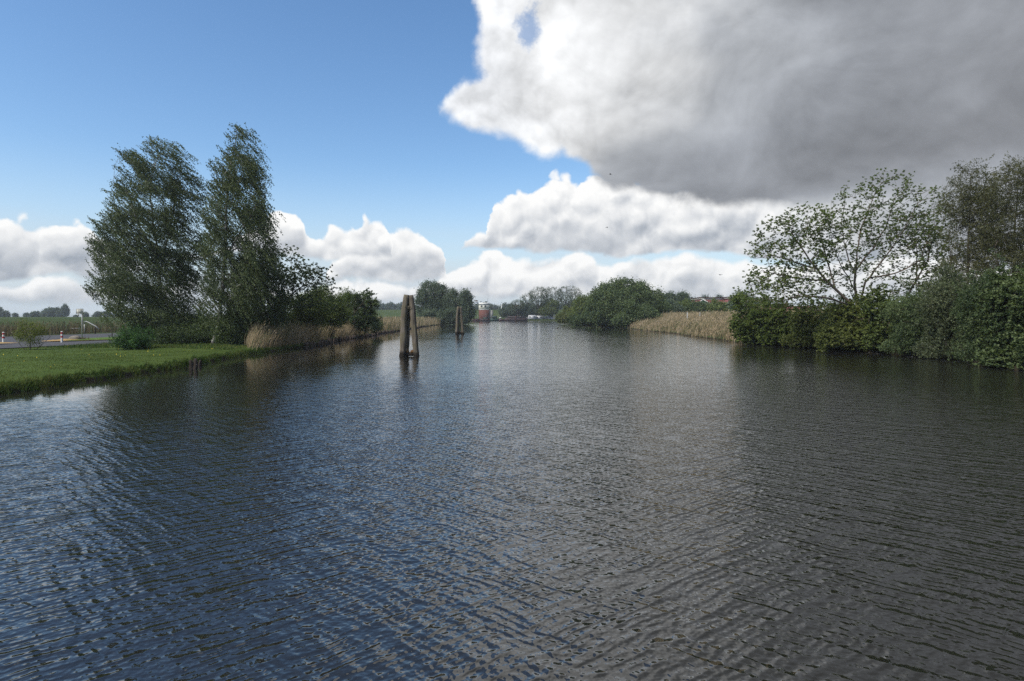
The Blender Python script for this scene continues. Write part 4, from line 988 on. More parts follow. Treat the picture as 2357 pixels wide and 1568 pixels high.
# ================= reeds and grass =================
def blades(name, X_, Y_, Hh, lean, wd_, mat, rng, segs=2, ht=None, plume=0.0):
    n = len(X_); zg = height(X_, Y_) if ht is None else ht
    hh_ = Hh * rng.uniform(0.6, 1.15, n); a = rng.uniform(0, np.pi, n)
    sx, sy = np.cos(a) * wd_ / 2, np.sin(a) * wd_ / 2
    lx = lean[0] * hh_ + rng.normal(size=n) * 0.13 * hh_; ly = lean[1] * hh_ + rng.normal(size=n) * 0.13 * hh_
    V = []
    fr = np.linspace(0, 1, segs + 1)
    for t in fr:
        w_ = 1.0 - 0.75 * t ** 2
        cx_, cy_, cz_ = X_ + lx * t ** 1.6, Y_ + ly * t ** 1.6, zg - 0.05 + hh_ * t * (1 - 0.1 * t)
        V.append(np.stack([cx_ - sx * w_, cy_ - sy * w_, cz_], -1)); V.append(np.stack([cx_ + sx * w_, cy_ + sy * w_, cz_], -1))
    V = np.stack(V, 1); k = V.shape[1]
    F = np.concatenate([np.array([[2 * i, 2 * i + 1, 2 * i + 3, 2 * i + 2]]) for i in range(segs)])
    F = (np.arange(n) * k)[:, None, None] + F[None]
    V = V.reshape(-1, 3); F = F.reshape(-1, 4)
    if plume > 0:   # feathery heads
        m = rng.random(n) < plume; i_ = np.where(m)[0]; r = len(i_)
        tip = np.stack([X_ + lx, Y_ + ly, zg - .05 + hh_ * .9], -1)[i_]
        dr = np.stack([lx, ly, hh_ * .7], -1)[i_] + rng.normal(size=(r, 3)) * .15
        V2, L2, C2 = leaf_quads(tip, dr, np.full(r, .28) * rng.uniform(.6, 1.2, r), np.full(r, wd_ * 2.2), rng)
        F = np.concatenate([F, L2.reshape(-1, 4) + len(V)]); V = np.concatenate([V, V2])
    return np_mesh(name, V, F.ravel(), np.full(len(F), 4), mat)
rg = np.random.default_rng(99)
def strip(n, y0, y1, s0, s1, side, pw=1.0, xmax=None):
    y = y0 + (y1 - y0) * rg.random(n) ** pw; s = s0 + (s1 - s0) * rg.random(n)
    x = Lx(y) - s if side < 0 else Rx(y) + s
    return x, y, s
# left reed fringe, from the birches to the end of the bushes
x, y, s = strip(17000, 49.5, 112, 0.3, 5.0, -1, 1.25)
k = (vnoise(np.c_[x, y, x * 0], .5, 3) > .2) & (s < 0.35 + (y - 49.5) * .5)
x, y, s = x[k], y[k], s[k]
o = obj('reeds', blades('reeds', x, y, np.interp(y, [49, 51, 60, 112], [1.3, 1.9, 1.8, 1.8]) * (0.6 + .4 * sstep(s, 0, 1.2)) * (.62 + .75 * vnoise(np.c_[x, y, x * 0], 1.3, 17)), (0.30, 0.0), 0.032, M['reed'], rg, plume=.25)); o['kind'] = 'stuff'
o['label'] = 'pale brown reeds bending in the wind along the left bank'
x, y, s = strip(9000, 112, 212, 0.0, 12.0, -1, 1.2)
o = obj('reeds', blades('reeds', x, y, 2.2, (0.12, 0), 0.07, M['reed'], rg, plume=.3)); o['kind'] = 'stuff'; o['label'] = 'reed bed behind the mooring post on the left bank'
# right reed bed
y = 66 + (172 - 66) * rg.random(52000) ** 1.35; s = 16 * rg.random(len(y)) ** 1.15
x = Rx(y) + s
k = (vnoise(np.c_[x, y, x * 0], .35, 5) > .12) & (y > 66) 
x, y, s = x[k], y[k], s[k]
o = obj('reeds', blades('reeds', x, y, (1.75 - .35 * sstep(s, 9, 16)) * (.72 + .5 * vnoise(np.c_[x, y, x * 0], .6, 27)) * (.55 + .45 * sstep(s, 0, 1.5)), (0.14, -0.05), 0.05, M['reed'], rg, plume=.3)); o['kind'] = 'stuff'; o['label'] = 'wide straw-coloured reed bed on the right bank'
# brown-green reeds behind the road
x = -58 - 40 * rg.random(30000) ; y = 60 + 75 * rg.random(30000)
ff = np.interp(y, [p[1] for p in far_edge], [p[0] for p in far_edge]); s = ff - x
k = (s > 1.2) & (s < 9) & (vnoise(np.c_[x, y, x * 0], .4, 9) > .2)
x, y = x[k], y[k]
o = obj('reeds', blades('reeds', x, y, 1.75, (0.08, 0), 0.07, M['reed_brown'], rg, plume=.2)); o['kind'] = 'stuff'; o['label'] = 'brownish reeds mixed with weeds behind the road'
# lawn grass on the left bank
y = 13 + 52 * rg.random(150000) ** 1.1; s = 30 * rg.random(len(y)) ** 1.5
x = Lx(y) - s
ne = np.interp(y, [p[1] for p in near_edge], [p[0] for p in near_edge])
k = (x > ne + .1) & (x > -0.86 * y - 3)
x, y, s = x[k], y[k], s[k]
hgt = 0.07 + 0.07 * vnoise(np.c_[x, y, x * 0], .8, 4) + 0.12 * (s < .5) * rg.random(len(s))
o = obj('grass', blades('grass', x, y, hgt, (0.1, 0), 0.03, M['grass'], rg, segs=1)); o['kind'] = 'stuff'
# ragged grass hanging over the waterline
y = 12 + 40 * rg.random(14000); s = rg.uniform(-.12, .45, len(y)); x = Lx(y) - s
o = obj('bank_grass', blades('bank_grass', x, y, 0.10 + .30 * vnoise(np.c_[x, y, x * 0], 1.6, 33), (0.25, -.1), 0.03, M['rough_grass'], rg)); o['kind'] = 'stuff'
# rough grass under the birches and bushes
y = 48 + 30 * rg.random(24000); x = Lx(y) - 16 * rg.random(len(y))
k = (x < Lx(y) - 1.5)
o = obj('rough_grass', blades('rough_grass', x[k], y[k], 0.22, (0.1, 0), 0.05, M['rough_grass'], rg)); o['kind'] = 'stuff'
# meadow grass on the right and far shore
y = 90 + 110 * rg.random(16000); x = Rx(y) + 14 + 40 * rg.random(len(y))
o = obj('meadow_grass', blades('meadow_grass', x, y, 0.3, (0.1, 0), 0.12, M['grass'], rg)); o['kind'] = 'stuff'
y = 366.2 + 5 * rg.random(5000); x = -22 + 75 * rg.random(5000)
o = obj('shore_grass', blades('shore_grass', x, y, 0.5, (0.1, 0), 0.2, M['rough_grass'], rg)); o['kind'] = 'stuff'
# dandelions
y = 24 + 26 * rg.random(420); s = 2 + 18 * rg.random(420); x = Lx(y) - s
k = (vnoise(np.c_[x, y, x * 0], .35, 14) > .55) & (x > np.interp(y, [p[1] for p in near_edge], [p[0] for p in near_edge]) + .3) & (x > -0.86 * y - 2)
x, y = x[k], y[k]; z = height(x, y) + .13
V, L2, C2 = leaf_quads(np.c_[x, y, z], rg.normal(size=(len(x), 3)) * [1, 1, .3], np.full(len(x), .06), np.full(len(x), .06), rg, flat=.6)
o = obj('dandelions', np_mesh('dandelions', V, L2, C2, M['flower'])); o['kind'] = 'stuff'
# ================= mooring dolphins =================
def dolphin(loc, label, sc=1.0, seed=1, simple=False):
    rng = np.random.default_rng(seed)
    root = empty('mooring_dolphin', loc, label, 'mooring post', 'timber mooring dolphins in the water')
    def post(bx, by, tx, ty, r0, r1, top, name='pile', kink=0.0):
        m = MB(); n = 22; sides = 18
        t = np.linspace(0, 1, n); pts = []
        for q_ in t:
            pts.append([bx + (tx - bx) * q_ + kink * math.sin(q_ * 6.5) * .10, by + (ty - by) * q_, -0.8 + (top + 0.8) * q_])
        rad = r0 + (r1 - r0) * t + 0.012 * np.sin(t * 17 + seed) + kink * .05 * np.exp(-((t - .42) / .07) ** 2)
        rad[-1] *= .86
        prof_ = 1 + .09 * np.sin(np.arange(sides) * 2 * np.pi / sides * 3 + rng.uniform(0, 6)) + .05 * rng.normal(size=sides)
        wobb = np.array([prof_ * (1 + .02 * rng.normal(size=sides)) for _ in range(n)])
        m.tube(pts, rad, sides, True, wobb); return m.build(name, M['wood'], root, True)
    T = 4.55 * sc
    post(-0.55, 0.0, -0.165, .02, .265, .23, T, kink=0.5)
    post(0.66, 0.02, 0.17, .0, .215, .20, T - .03, kink=-0.15)
    post(-0.30, 0.5, .0, .26, .17, .14, T * .93)
    # joining block between the heads, bolt, cross timber low down with old moss
    m = MB(); m.box((0.0, .02, T * .79), (.22, .34, .26), .2, .9); m.build('chock', M['wood'], root)
    m = MB(); m.tube([(-.62, .1, .22), (0, .12, .16), (.66, .1, .2)], [.17, .15, .17], 12); m.build('cross_beam', M['dark_wood'], root, True)
    m = MB()
    for k_ in range(9):
        a = rng.uniform(-.42, .42); m.tube([(a, .05, .26), (a + .04, .07, .38 + .07 * rng.random()), (a + .02, .05, .46 + .06 * rng.random())], [.13, .12, .05], 7)
    m.build('moss_clump', M['stone'] if False else M['moss'], root, True)
    m = MB(); m.tube([(-.22, -.26, T * .8), (.22, -.26, T * .8)], .022, 8); m.build('bolt', M['dark_wood'], root)
    return root
M['moss'] = simple_mat('moss', (0.10, 0.055, 0.025), (0.17, 0.10, 0.05), 9.0, .95, .1, bmp=.8)
p1 = on_ground(941, 820.5); d1 = dolphin(p1, 'near weathered timber mooring post like a tall letter A standing in the water', 1.0, 1)
p2 = on_ground(1057.5, 769.5); d2 = dolphin(p2, 'farther small timber mooring post in front of the river bend willows', 0.985, 4); d2.rotation_euler[2] = .25

# ================= timber piling along the left bank =================
root = empty('bank_piling', (0, 0, 0), 'row of short dark timber piles edging the left bank in front of the reeds', 'piling')
pile_y = np.concatenate([np.arange(60, 84, .62), np.arange(84, 118, 1.0), np.arange(118, 176, 3.0)])[:95]
rp = np.random.default_rng(8)
bm_ = []
for v_ in range(4):
    m = MB(); m.tube([(0, 0, -.7), (.01, 0, .1), (.02, .01, .40)], [.13, .125, .11], 8, True, np.array([1 + .1 * rp.normal(size=8)] * 3)); 
    bm_.append(np_mesh('pile', np.concatenate(m.v), m.l, m.c, M['pile_wood'], False))
for i_, yv in enumerate(pile_y):
    o = obj('pile', bm_[i_ % 4], root, (float(Lx(yv)) + .18, yv, rp.uniform(-.04, .08))); o.rotation_euler = (rp.normal() * .05, rp.normal() * .06, rp.uniform(0, 6))
m = MB()
for a_, b_ in zip(pile_y[:-1], pile_y[1:]):
    xa_, xb_ = float(Lx(a_)) + .04, float(Lx(b_)) + .04
    m.add([(xa_, a_, -.3), (xb_, b_, -.3), (xb_, b_, .26), (xa_, a_, .26), (xa_ - .05, a_, -.3), (xb_ - .05, b_, -.3), (xb_ - .05, b_, .26), (xa_ - .05, a_, .26)],
          [(0, 1, 2, 3), (7, 6, 5, 4), (3, 2, 6, 7)])
m.build('retaining_board', M['dark_wood'], root)
# single posts standing off the piling
for px, py, hpx, lb in ((834, 772.5, 8, 'short black post in the water in front of the piling'), (897, 761, 14, 'taller black post at the corner of the left bank behind the piling'),
                        (1187, 738.8, 13, 'brown channel marker post near the far shore')):
    p_ = on_ground(px, py + .6); hh_ = hpx / FP * p_[1]; r_ = max(.12, 3.2 / FP * p_[1] * .5)
    t_ = empty('water_post', p_, lb, 'post')
    m = MB(); m.tube([(0, 0, -.6), (0.01, 0, hh_ * .5), (0.03, 0, hh_ * .92)], [r_, r_ * .95, r_ * .9], 10); m.build('shaft', M['dark_wood'] if px < 1000 else M['dark_red'], t_)
    m = MB(); m.tube([(0.03, 0, hh_ * .92), (.03, 0, hh_)], [r_ * 1.05, r_ * .5], 10); m.build('cap', M['dark_wood'], t_)
# rotten stumps at the lawn edge
for i_, (px, py, wpx, hpx, lb) in enumerate(((439.5, 847, 8, 18, 'left thin rotten stump at the waterline below the birches'), (450, 849, 9, 24, 'tallest thick rotten stump, middle one of three at the waterline'), (460, 842, 7, 13, 'small leaning rotten stump, right of the other two'))):
    p_ = on_ground(px, py); s_ = p_[1] / FP; r_ = wpx * s_ / 2; hh_ = hpx * s_
    m = MB(); wv = np.array([1 + .2 * rp.normal(size=9) for _ in range(5)])
    m.tube([(0, 0, -.5), (0, 0, .0), (.01, 0, hh_ * .5), (.02 * (i_ - 1), 0, hh_ * .85), (.05 * (i_ - 1), .02, hh_)], [r_ * 1.1, r_ * 1.1, r_, r_ * .9, r_ * .45], 9, True, wv)
    o = m.build('rotten_stump', M['dark_wood'], None, False, p_); props(o, lb, 'stump', 'rotten stumps at the lawn edge')

# ================= road side =================
isl_a = [(-42.3, 57.5), (-40.6, 60), (-38.9, 63), (-36.0, 70), (-33, 82), (-33, 100)]
isl_b = [(-42.5, 57.7), (-43.6, 61), (-44.2, 65), (-43.2, 70), (-40.5, 82), (-39, 100)]
M['verge'] = simple_mat('verge', (0.06, 0.12, 0.018), (0.10, 0.15, 0.03), 2.0, .95, .1)
sheet('verge', (isl_a, isl_b), M['verge'], .14)
sheet('kerb', ([(x_ + .25, y_ - .15) for x_, y_ in isl_a], [(x_ + .02, y_) for x_, y_ in isl_a]), M['sand'], .12, res=.5)
isl2_a = [(-45.6, 44), (-44.2, 48), (-42.9, 52), (-42.5, 53.8)]; isl2_b = [(-49.5, 43), (-48, 48), (-45.5, 52.5), (-43.2, 54)]
sheet('verge', (isl2_a, isl2_b), M['verge'], .14)
# yellow sand patches
for (cx_, cy_, rx_, ry_, rz_) in ((-43.5, 53.2, 1.3, .9, .3), (-42.2, 58.2, 1.1, .5, .9), (-42.8, 60.5, 1.2, .4, 1.1), (-40.2, 66.5, 1.8, .5, 1.2)):
    m = MB(); n = 20; vv = [(0, 0, .09)]; 
    for k_ in range(n):
        a = k_ / n * 2 * math.pi; r_ = 1 + .18 * math.sin(3 * a + cx_) + .1 * math.sin(5 * a)
        x_, y_ = math.cos(a) * rx_ * r_, math.sin(a) * ry_ * r_
        vv.append((x_ * math.cos(rz_) - y_ * math.sin(rz_), x_ * math.sin(rz_) + y_ * math.cos(rz_), -.02))
    m.add(vv, [(0, k_ + 1, (k_ + 1) % n + 1) for k_ in range(n)])
    o = m.build('sand_patch', M['sand'], None, True, (cx_, cy_, H(cx_, cy_) + .16)); o['kind'] = 'structure'
# red and white bollards
def bollard(px, py, hpx, lb):
    d_ = on_ground(px, py, .72)[1]; p_ = at(px, 0, d_); p_[2] = H(p_[0], p_[1]) + .12; hh_ = hpx / FP * d_
    root = empty('bollard', p_, lb, 'bollard', 'red and white bollards by the road'); r_ = .088; st_ = hh_ / 5
    bands = [('white_band', M['white_paint']), ('white_band', M['white_paint']), ('red_band', M['red_paint']), ('white_band', M['white_paint']), ('red_band', M['red_paint'])]
    hs = [0, .2, .42, .6, .78, .92]
    names = [('white_band', 0, .38, 'white_paint'), ('red_band', .38, .56, 'red_paint'), ('white_band', .56, .74, 'white_paint'), ('red_band', .74, .92, 'red_paint')]
    for nm, a_, b_, mt in names:
        m = MB(); m.tube([(0, 0, a_ * hh_ - (.1 if a_ == 0 else 0)), (0, 0, b_ * hh_)], r_, 14, False); m.build(nm, M[mt], root, True)
    m = MB(); m.tube([(0, 0, .92 * hh_), (0, 0, .97 * hh_), (0, 0, hh_)], [r_ + .004, r_ + .004, r_ * .5], 14); m.build('cap', M['white_paint'], root, True)
bollard(8, 787, 24, 'red and white banded bollard at the left edge of the picture'); bollard(142.5, 785.5, 24, 'red and white banded bollard at the tip of the traffic island')
# road sign
d_ = 64.0; p_ = at(189, 0, d_); p_[2] = H(p_[0], p_[1]) + .1; top = CAMH + (727 - 711) / FP * d_ - p_[2]
root = empty('road_sign', p_, 'pale rectangular sign on a thin grey pole standing on the traffic island', 'sign', rz=.05)
m = MB(); m.tube([(0, 0, -.3), (0, 0, top - .05)], .045, 10); m.build('pole', M['grey_metal'], root, True)
m = MB(); m.box((-.18, -.07, top - .26), (.66, .04, .50)); b_ = m.build('sign_plate', M['cream'], root)
m = MB(); 
for z_ in (top - .012, top - .508): m.box((-.18, -.075, z_), (.68, .056, .03))
for x_ in (-.51, .15): m.box((x_, -.075, top - .26), (.03, .056, .47))
m.build('sign_frame', M['grey_metal'], b_)
M['sign_ink'] = simple_mat('sign_ink', (0.14, 0.13, 0.12), None)
m = MB(); 
for k_ in range(4): m.box((-.18 + (.02 if k_ % 2 else 0), -.094, top - .1 - k_ * .075), (.44 - .07 * (k_ % 3), .006, .022))
m.box((-.18, -.094, top - .43), (.5, .006, .014))
m.build('lettering', M['sign_ink'], b_)
m = MB(); m.tube([(-.33, -.05, top - .62), (-.33, -.09, top - .62)], .09, 14); m.build('small_round_plate', M['pale_metal'], root)
# boulder with dead grass
rng_ = np.random.default_rng(21)
def boulder(loc, size, seed):
    import bmesh
    bm = bmesh.new(); bmesh.ops.create_icosphere(bm, subdivisions=3, radius=1)
    rn = np.random.default_rng(seed)
    P_ = np.array([v.co[:] for v in bm.verts]); nn = vnoise(P_, 1.1, seed); n2_ = vnoise(P_, 2.7, seed + 1)
    for v, a, b in zip(bm.verts, nn, n2_): v.co = v.co * (0.82 + .3 * a + .1 * b); v.co.x *= size[0]; v.co.y *= size[1]; v.co.z *= size[2]
    me = bpy.data.meshes.new('boulder'); bm.to_mesh(me); bm.free(); me.materials.append(M['stone'])
    return obj('boulder', me, None, loc)
bp = on_ground(172, 778.5, .8); o = boulder((bp[0], bp[1], H(bp[0], bp[1]) + .2), (.55, .4, .32), 3); props(o, 'brown grey boulder at the foot of the road sign', 'boulder')
x_ = bp[0] + .55 + rng_.normal(size=260) * .38; y_ = bp[1] + rng_.normal(size=260) * .3
o = obj('dead_grass_tuft', blades('dead_grass_tuft', x_, y_, .45, (.1, 0), .03, M['reed_brown'], rng_)); props(o, 'tuft of dead reddish grass between the boulder and the sign pole', 'grass tuft')
# bent handrail of a culvert
hp = at(198, 0, 84); hz_ = H(hp[0], hp[1])
root = empty('handrail', (hp[0], hp[1], hz_), 'white tubular handrail sloping down behind the road sign', 'handrail')
z1 = CAMH + (727 - 740) / FP * 84 - hz_; z2 = CAMH + (727 - 753) / FP * 84 - hz_
m = MB(); m.tube([(-.25, 0, z1 - .35), (-.2, 0, z1 - .08), (.0, 0, z1), (.25, 0, z1 - .08), (1.3, 0, z2 + .1), (1.7, 0, z2 - .3)], .07, 10); m.build('rail', M['pale_metal'], root, True)
m = MB(); m.tube([(-.2, 0, -.1), (-.22, 0, z1 - .3)], .05, 8); m.build('rail_post', M['grey_metal'], root); m = MB(); m.tube([(1.2, .05, -.1), (1.2, .05, z2 + .2)], .07, 8); m.build('rail_post', M['dark_wood'], root)
m = MB(); m.box((-1.5, .1, z1 - .95), (1.3, .12, .12)); m.build('culvert_coping', M['concrete'], root)
# little dark posts near the juniper
t_ = at(258, 0, 68); z_ = H(t_[0], t_[1])
o = MB(); o.tube([(0, 0, -.1), (0, 0, .95)], .05, 8); o = o.build('marker_stake', M['dark_wood'], None, True, (t_[0], t_[1], z_)); props(o, 'thin dark stake left of the juniper bush', 'stake')

# ================= far shore: control tower, quay, boats =================
dT = 384.0; s_ = dT / FP
tx0, tx1 = 1103.0, 1131.0
c0 = at((1103 + 1126) / 2, 0, dT); zg = H(c0[0], c0[1])
root = empty('control_tower', (c0[0], c0[1], zg), 'square brick control tower with a cream upper storey at the end of the canal', 'tower')
Wd = (1125.5 - 1102.5) * s_ * 1.02; zt = lambda py: CAMH + (HOR - py) * s_ - zg
def fb(mb_, x0, x1, y0, y1, z0, z1): mb_.box(((x0 + x1) / 2, (y0 + y1) / 2, (z0 + z1) / 2), (abs(x1 - x0), abs(y1 - y0), abs(z1 - z0)))
m = MB(); fb(m, -Wd / 2, Wd / 2, -3, 3, -1, zt(712.6)); m.build('brick_base', M['brick'], root)
m = MB(); fb(m, -Wd / 2 - .06, Wd / 2 + .06, -3.06, 3.06, zt(712.6), zt(701.2)); up_ = m.build('cream_storey', M['cream'], root)
m = MB(); fb(m, -Wd / 2 - .12, Wd / 2 + .12, -3.12, 3.12, zt(713.1), zt(712.2)); m.build('white_band', M['white_paint'], root)
m = MB(); fb(m, -Wd / 2 - .35, Wd / 2 + .35, -3.35, 3.35, zt(701.2), zt(700.2)); r_ = m.build('roof', M['grey_metal'], root)
m = MB(); m.box((0, 0, (zt(700.2) + zt(697.2)) / 2), (Wd + .5, 6.5, zt(697.2) - zt(700.2)), 0, .9); m.build('parapet', M['white_paint'], r_)
m = MB(); m.tube([(Wd * .35, 0, zt(697)), (Wd * .35, 0, zt(686.5))], .07, 8); m.build('antenna', M['dark_wood'], r_)
m = MB(); m.tube([(-Wd * .36, -.5, zt(697.3)), (-Wd * .36, -.5, zt(695))], .1, 8); m.box((-Wd * .36, -.5, zt(694.6)), (.55, .3, .35)); m.build('searchlight', M['dark_wood'], r_)
for x_ in (-.24, .13):
    m = MB(); fb(m, Wd * x_ - .55, Wd * x_ + .55, -3.10, -3.04, zt(707.4), zt(703.6)); f_ = m.build('window', M['dark_wood'], root)
    m = MB(); fb(m, Wd * x_ - .42, Wd * x_ + .42, -3.13, -3.08, zt(707.0), zt(704.0)); m.build('pane', M['glass'], f_)
for z_ in (710.6, 711.4):
    m = MB(); fb(m, -.5, 1.9, -3.10, -3.05, zt(z_ + .25), zt(z_ - .25)); m.build('name_board', M['grey_metal'], root) if z_ < 711 else None
m = MB(); fb(m, Wd * .13, Wd * .13 + 1.35, -3.08, -2.9, -.2, zt(724.5)); m.build('door', M['dark_red'], root)
m = MB(); fb(m, Wd * .13, Wd * .13 + 1.3, -3.06, -2.98, zt(723.9), zt(723.2)); m.build('lintel', M['concrete'], root)
m = MB(); fb(m, Wd / 2 + .02, Wd / 2 + 2.3, -2.4, 2.6, -1, zt(714.3)); an = m.build('annex', M['concrete'], root)
m = MB(); fb(m, Wd / 2 + .6, Wd / 2 + .75, -2.5, -2.4, 0, zt(714.3)); fb(m, Wd / 2 + 1.5, Wd / 2 + 1.65, -2.5, -2.4, 0, zt(714.3)); m.build('downpipe', M['grey_metal'], an)
m = MB(); fb(m, -Wd / 2 - 1.6, -Wd / 2 - .08, -2, 2, zt(714.6), zt(714.0)); 
for x_ in (-1.55, -.8): m.tube([(-Wd / 2 + x_, -2, zt(714)), (-Wd / 2 + x_, -2, zt(711))], .05, 6)
m.tube([(-Wd / 2 - 1.6, -2, zt(711)), (-Wd / 2 - .1, -2, zt(711))], .05, 6); m.build('balcony', M['dark_wood'], root)
m = MB()
for x_ in (-Wd / 2, 0, Wd / 2): m.tube([(x_, -3.2, zt(700.2)), (x_, -3.2, zt(698.6))], .04, 6)
m.build('roof_rail', M['grey_metal'], r_)
# flag poles and masts
def pole(px, pyb, pyt, d_, nm, lb, cat, r_=.09, fl=None, gz=None, mat='pale_metal', grp=None):
    p_ = at(px, 0, d_); zg_ = H(p_[0], p_[1]) if gz is None else gz
    ht_ = CAMH + (HOR - pyt) / FP * d_ - zg_
    root = empty(nm, (p_[0], p_[1], zg_), lb, cat, grp)
    m = MB(); m.tube([(0, 0, -.3), (0, 0, ht_)], [r_, r_ * .6], 8); m.build('pole', M[mat], root, True)
    m = MB(); m.tube([(0, 0, ht_), (0, 0, ht_ + .25)], [r_ * 1.4, r_ * .6], 8); m.build('finial', M[mat], root, True)
    return root, ht_
fr_, fh = pole(1092.3, 0, 690, 400, 'flagpole', 'flagpole with a striped flag left of the control tower', 'flagpole', gz=3.0)
nx_n = 10; V_ = []; 
for j_ in range(3 + 1):
    for i_ in range(nx_n + 1): V_.append((.12 + i_ * .20, .18 * math.sin(i_ * .9), fh - .15 - j_ * .5 - i_ * .03))
for j_, (nm, mt) in enumerate((('flag_red_stripe', M['dark_red']), ('flag_white_stripe', M['white_paint']), ('flag_blue_stripe', None))):
    if mt is None: mt = simple_mat('flag_blue', (0.03, 0.05, 0.16), None)
    m = MB(); a = V_[j_ * (nx_n + 1):(j_ + 1) * (nx_n + 1)]; b = V_[(j_ + 1) * (nx_n + 1):(j_ + 2) * (nx_n + 1)]
    back = [(x, y + .03, z) for x, y, z in a + b]
    m.add(a + b, [(i_, i_ + 1, nx_n + 2 + i_, nx_n + 1 + i_) for i_ in range(nx_n)]); m.add(back, [(i_ + 1, i_, nx_n + 1 + i_, nx_n + 2 + i_) for i_ in range(nx_n)])
    m.build(nm, mt, fr_)
pole(1089.2, 0, 688, 402, 'mast', 'tall bare mast left of the striped flag', 'mast', .10, gz=3.0, mat='grey_metal')
pole(1083.5, 0, 704, 396, 'mast', 'short mast beside the willows, left of the flagpole', 'mast', .07, gz=1.5, mat='grey_metal')
pole(1147, 0, 698, 440, 'mast', 'thin white mast above the dyke right of the tower', 'mast', .09, gz=6.5)
sr_, sh_ = pole(1155.5, 0, 697, 470, 'sail_mast', 'white mast with furled pale sail beyond the dyke', 'mast', .14, gz=5.5)
m = MB(); m.tube([(-.1, 0, 1.5), (-.35, 0, sh_ * .5), (-.05, 0, sh_ * .85)], [.55, .4, .08], 8); m.build('furled_sail', M['white_paint'], sr_, True)
pole(1146.5, 0, 724, 372, 'quay_pole', 'slim white pole on the quay right of the tower annex', 'pole', .07, gz=.6)
pole(1099.5, 0, 724, 372, 'quay_pole', 'slim white pole on the quay left of the brick tower', 'pole', .07, gz=.6)
# quay wall with boats moored at it
q0 = at(1083, 0, 365.5); q1 = at(1212, 0, 365.5)
m = MB(); fb(m, q0[0], q1[0], 365.3, 366.9, -1, .95); o = m.build('quay_wall', M['hull_dark']); props(o, 'low dark red quay wall at the end of the canal', 'wall')
def boat(px, wpx, hpx, lb, hull, cabin, d_=363.5, cab=(.25, .8), cabh=.5, win=True):
    c = at(px, 0, d_); s2 = d_ / FP; L_ = wpx * s2; hh_ = hpx * s2
    root = empty('moored_boat', (c[0], c[1], 0), lb, 'boat', 'boats moored at the quay')
    m = MB(); n = 14; V_ = []
    for i_ in range(n + 1):
        t = i_ / n; b_ = 1.5 * (1 - abs(2 * t - 1) ** 3.2) + .08; sh2 = hh_ * .5 * (1 + .25 * (2 * t - 1) ** 2)
        x_ = (t - .5) * L_
        V_ += [(x_, -b_, sh2), (x_, -b_ * .8, 0), (x_, 0, -.4), (x_, b_ * .8, 0), (x_, b_, sh2)]
    F = [(i_ * 5 + k_, (i_ + 1) * 5 + k_, (i_ + 1) * 5 + k_ + 1, i_ * 5 + k_ + 1) for i_ in range(n) for k_ in range(4)] + [(i_ * 5 + 4, (i_ + 1) * 5 + 4, (i_ + 1) * 5, i_ * 5) for i_ in range(n)]
    m.add(V_, F); m.build('hull', M[hull], root, False)
    m = MB(); x0_, x1_ = (cab[0] - .5) * L_, (cab[1] - .5) * L_; m.box(((x0_ + x1_) / 2, 0, hh_ * (.5 + .5 * cabh) - .05), (x1_ - x0_, 1.7, hh_ * cabh), 0, .92); cb = m.build('cabin', M[cabin], root)
    if win:
        m = MB(); 
        k_n = max(2, int((x1_ - x0_) / 1.2))
        for k_ in range(k_n):
            xx = x0_ + (k_ + .5) * (x1_ - x0_) / k_n; m.box((xx, -.85, hh_ * (.5 + .55 * cabh)), (.6, .06, hh_ * cabh * .4))
        m.build('windows', M['glass'], cb)
boat(1117, 22, 9, 'small boat with a dark green cover at the quay, under the tower door', 'hull_dark', 'hull_green', cabh=.4, win=False)
boat(1138, 20, 10, 'dark green cabin boat right of the tower', 'hull_green', 'hull_green', cabh=.7)
boat(1153, 11, 8, 'small white and red motorboat between the green boat and the long barge', 'dark_red', 'white_paint', cab=(.15, .6), cabh=.6)
boat(1188, 52, 12, 'long dark red barge with a flat deckhouse, rightmost of the moored boats', 'hull_dark', 'hull_dark', cab=(.08, .92), cabh=.45)
boat(1096, 18, 7, 'low rusty red boat left of the tower under the willows', 'dark_red', 'hull_dark', cabh=.3, win=False)
for px, w_, lb in ((1171.5, 11, 'long white van roof behind the barge, left one'), (1188.5, 16, 'white and grey cars parked behind the barge')):
    pass
def car(px, wpx, lb, body, d_=372.0, hh_=1.45, py=None):
    c = at(px, 0, d_); zg_ = H(c[0], c[1]); L_ = wpx * d_ / FP
    root = empty('parked_car', (c[0], c[1], zg_), lb, 'car', 'cars parked on the far quay')
    m = MB(); m.box((0, 0, .62), (L_, 1.7, .6), 0, .97); m.build('body', M[body], root)
    m = MB(); m.box((-.05 * L_, 0, .92 + .26), (L_ * .6, 1.5, .52), 0, .8); cb = m.build('cabin', M['glass'], root)
    m = MB(); m.box((-.05 * L_, 0, 1.46), (L_ * .48, 1.25, .05)); m.build('roof', M[body], cb)
    for sx_ in (-.32, .32):
        for sy_ in (-.8, .8):
            m = MB(); m.tube([(sx_ * L_, sy_ - .1, .33), (sx_ * L_, sy_ + .1, .33)], .33, 12); m.build('wheel', M['hull_green'], root)
M['car_white'] = simple_mat('car_white', (0.40, 0.41, 0.43), None, 1, .35, .5)
M['car_grey'] = simple_mat('car_grey', (0.25, 0.27, 0.30), None, 1, .35, .5)
car(1171.5, 16, 'white car parked on the quay above the left half of the barge', 'car_white')
car(1192, 16, 'pale grey car parked on the quay above the middle of the barge', 'car_grey'); car(1208, 16, 'white car parked at the right end of the barge', 'car_white', 372.5)
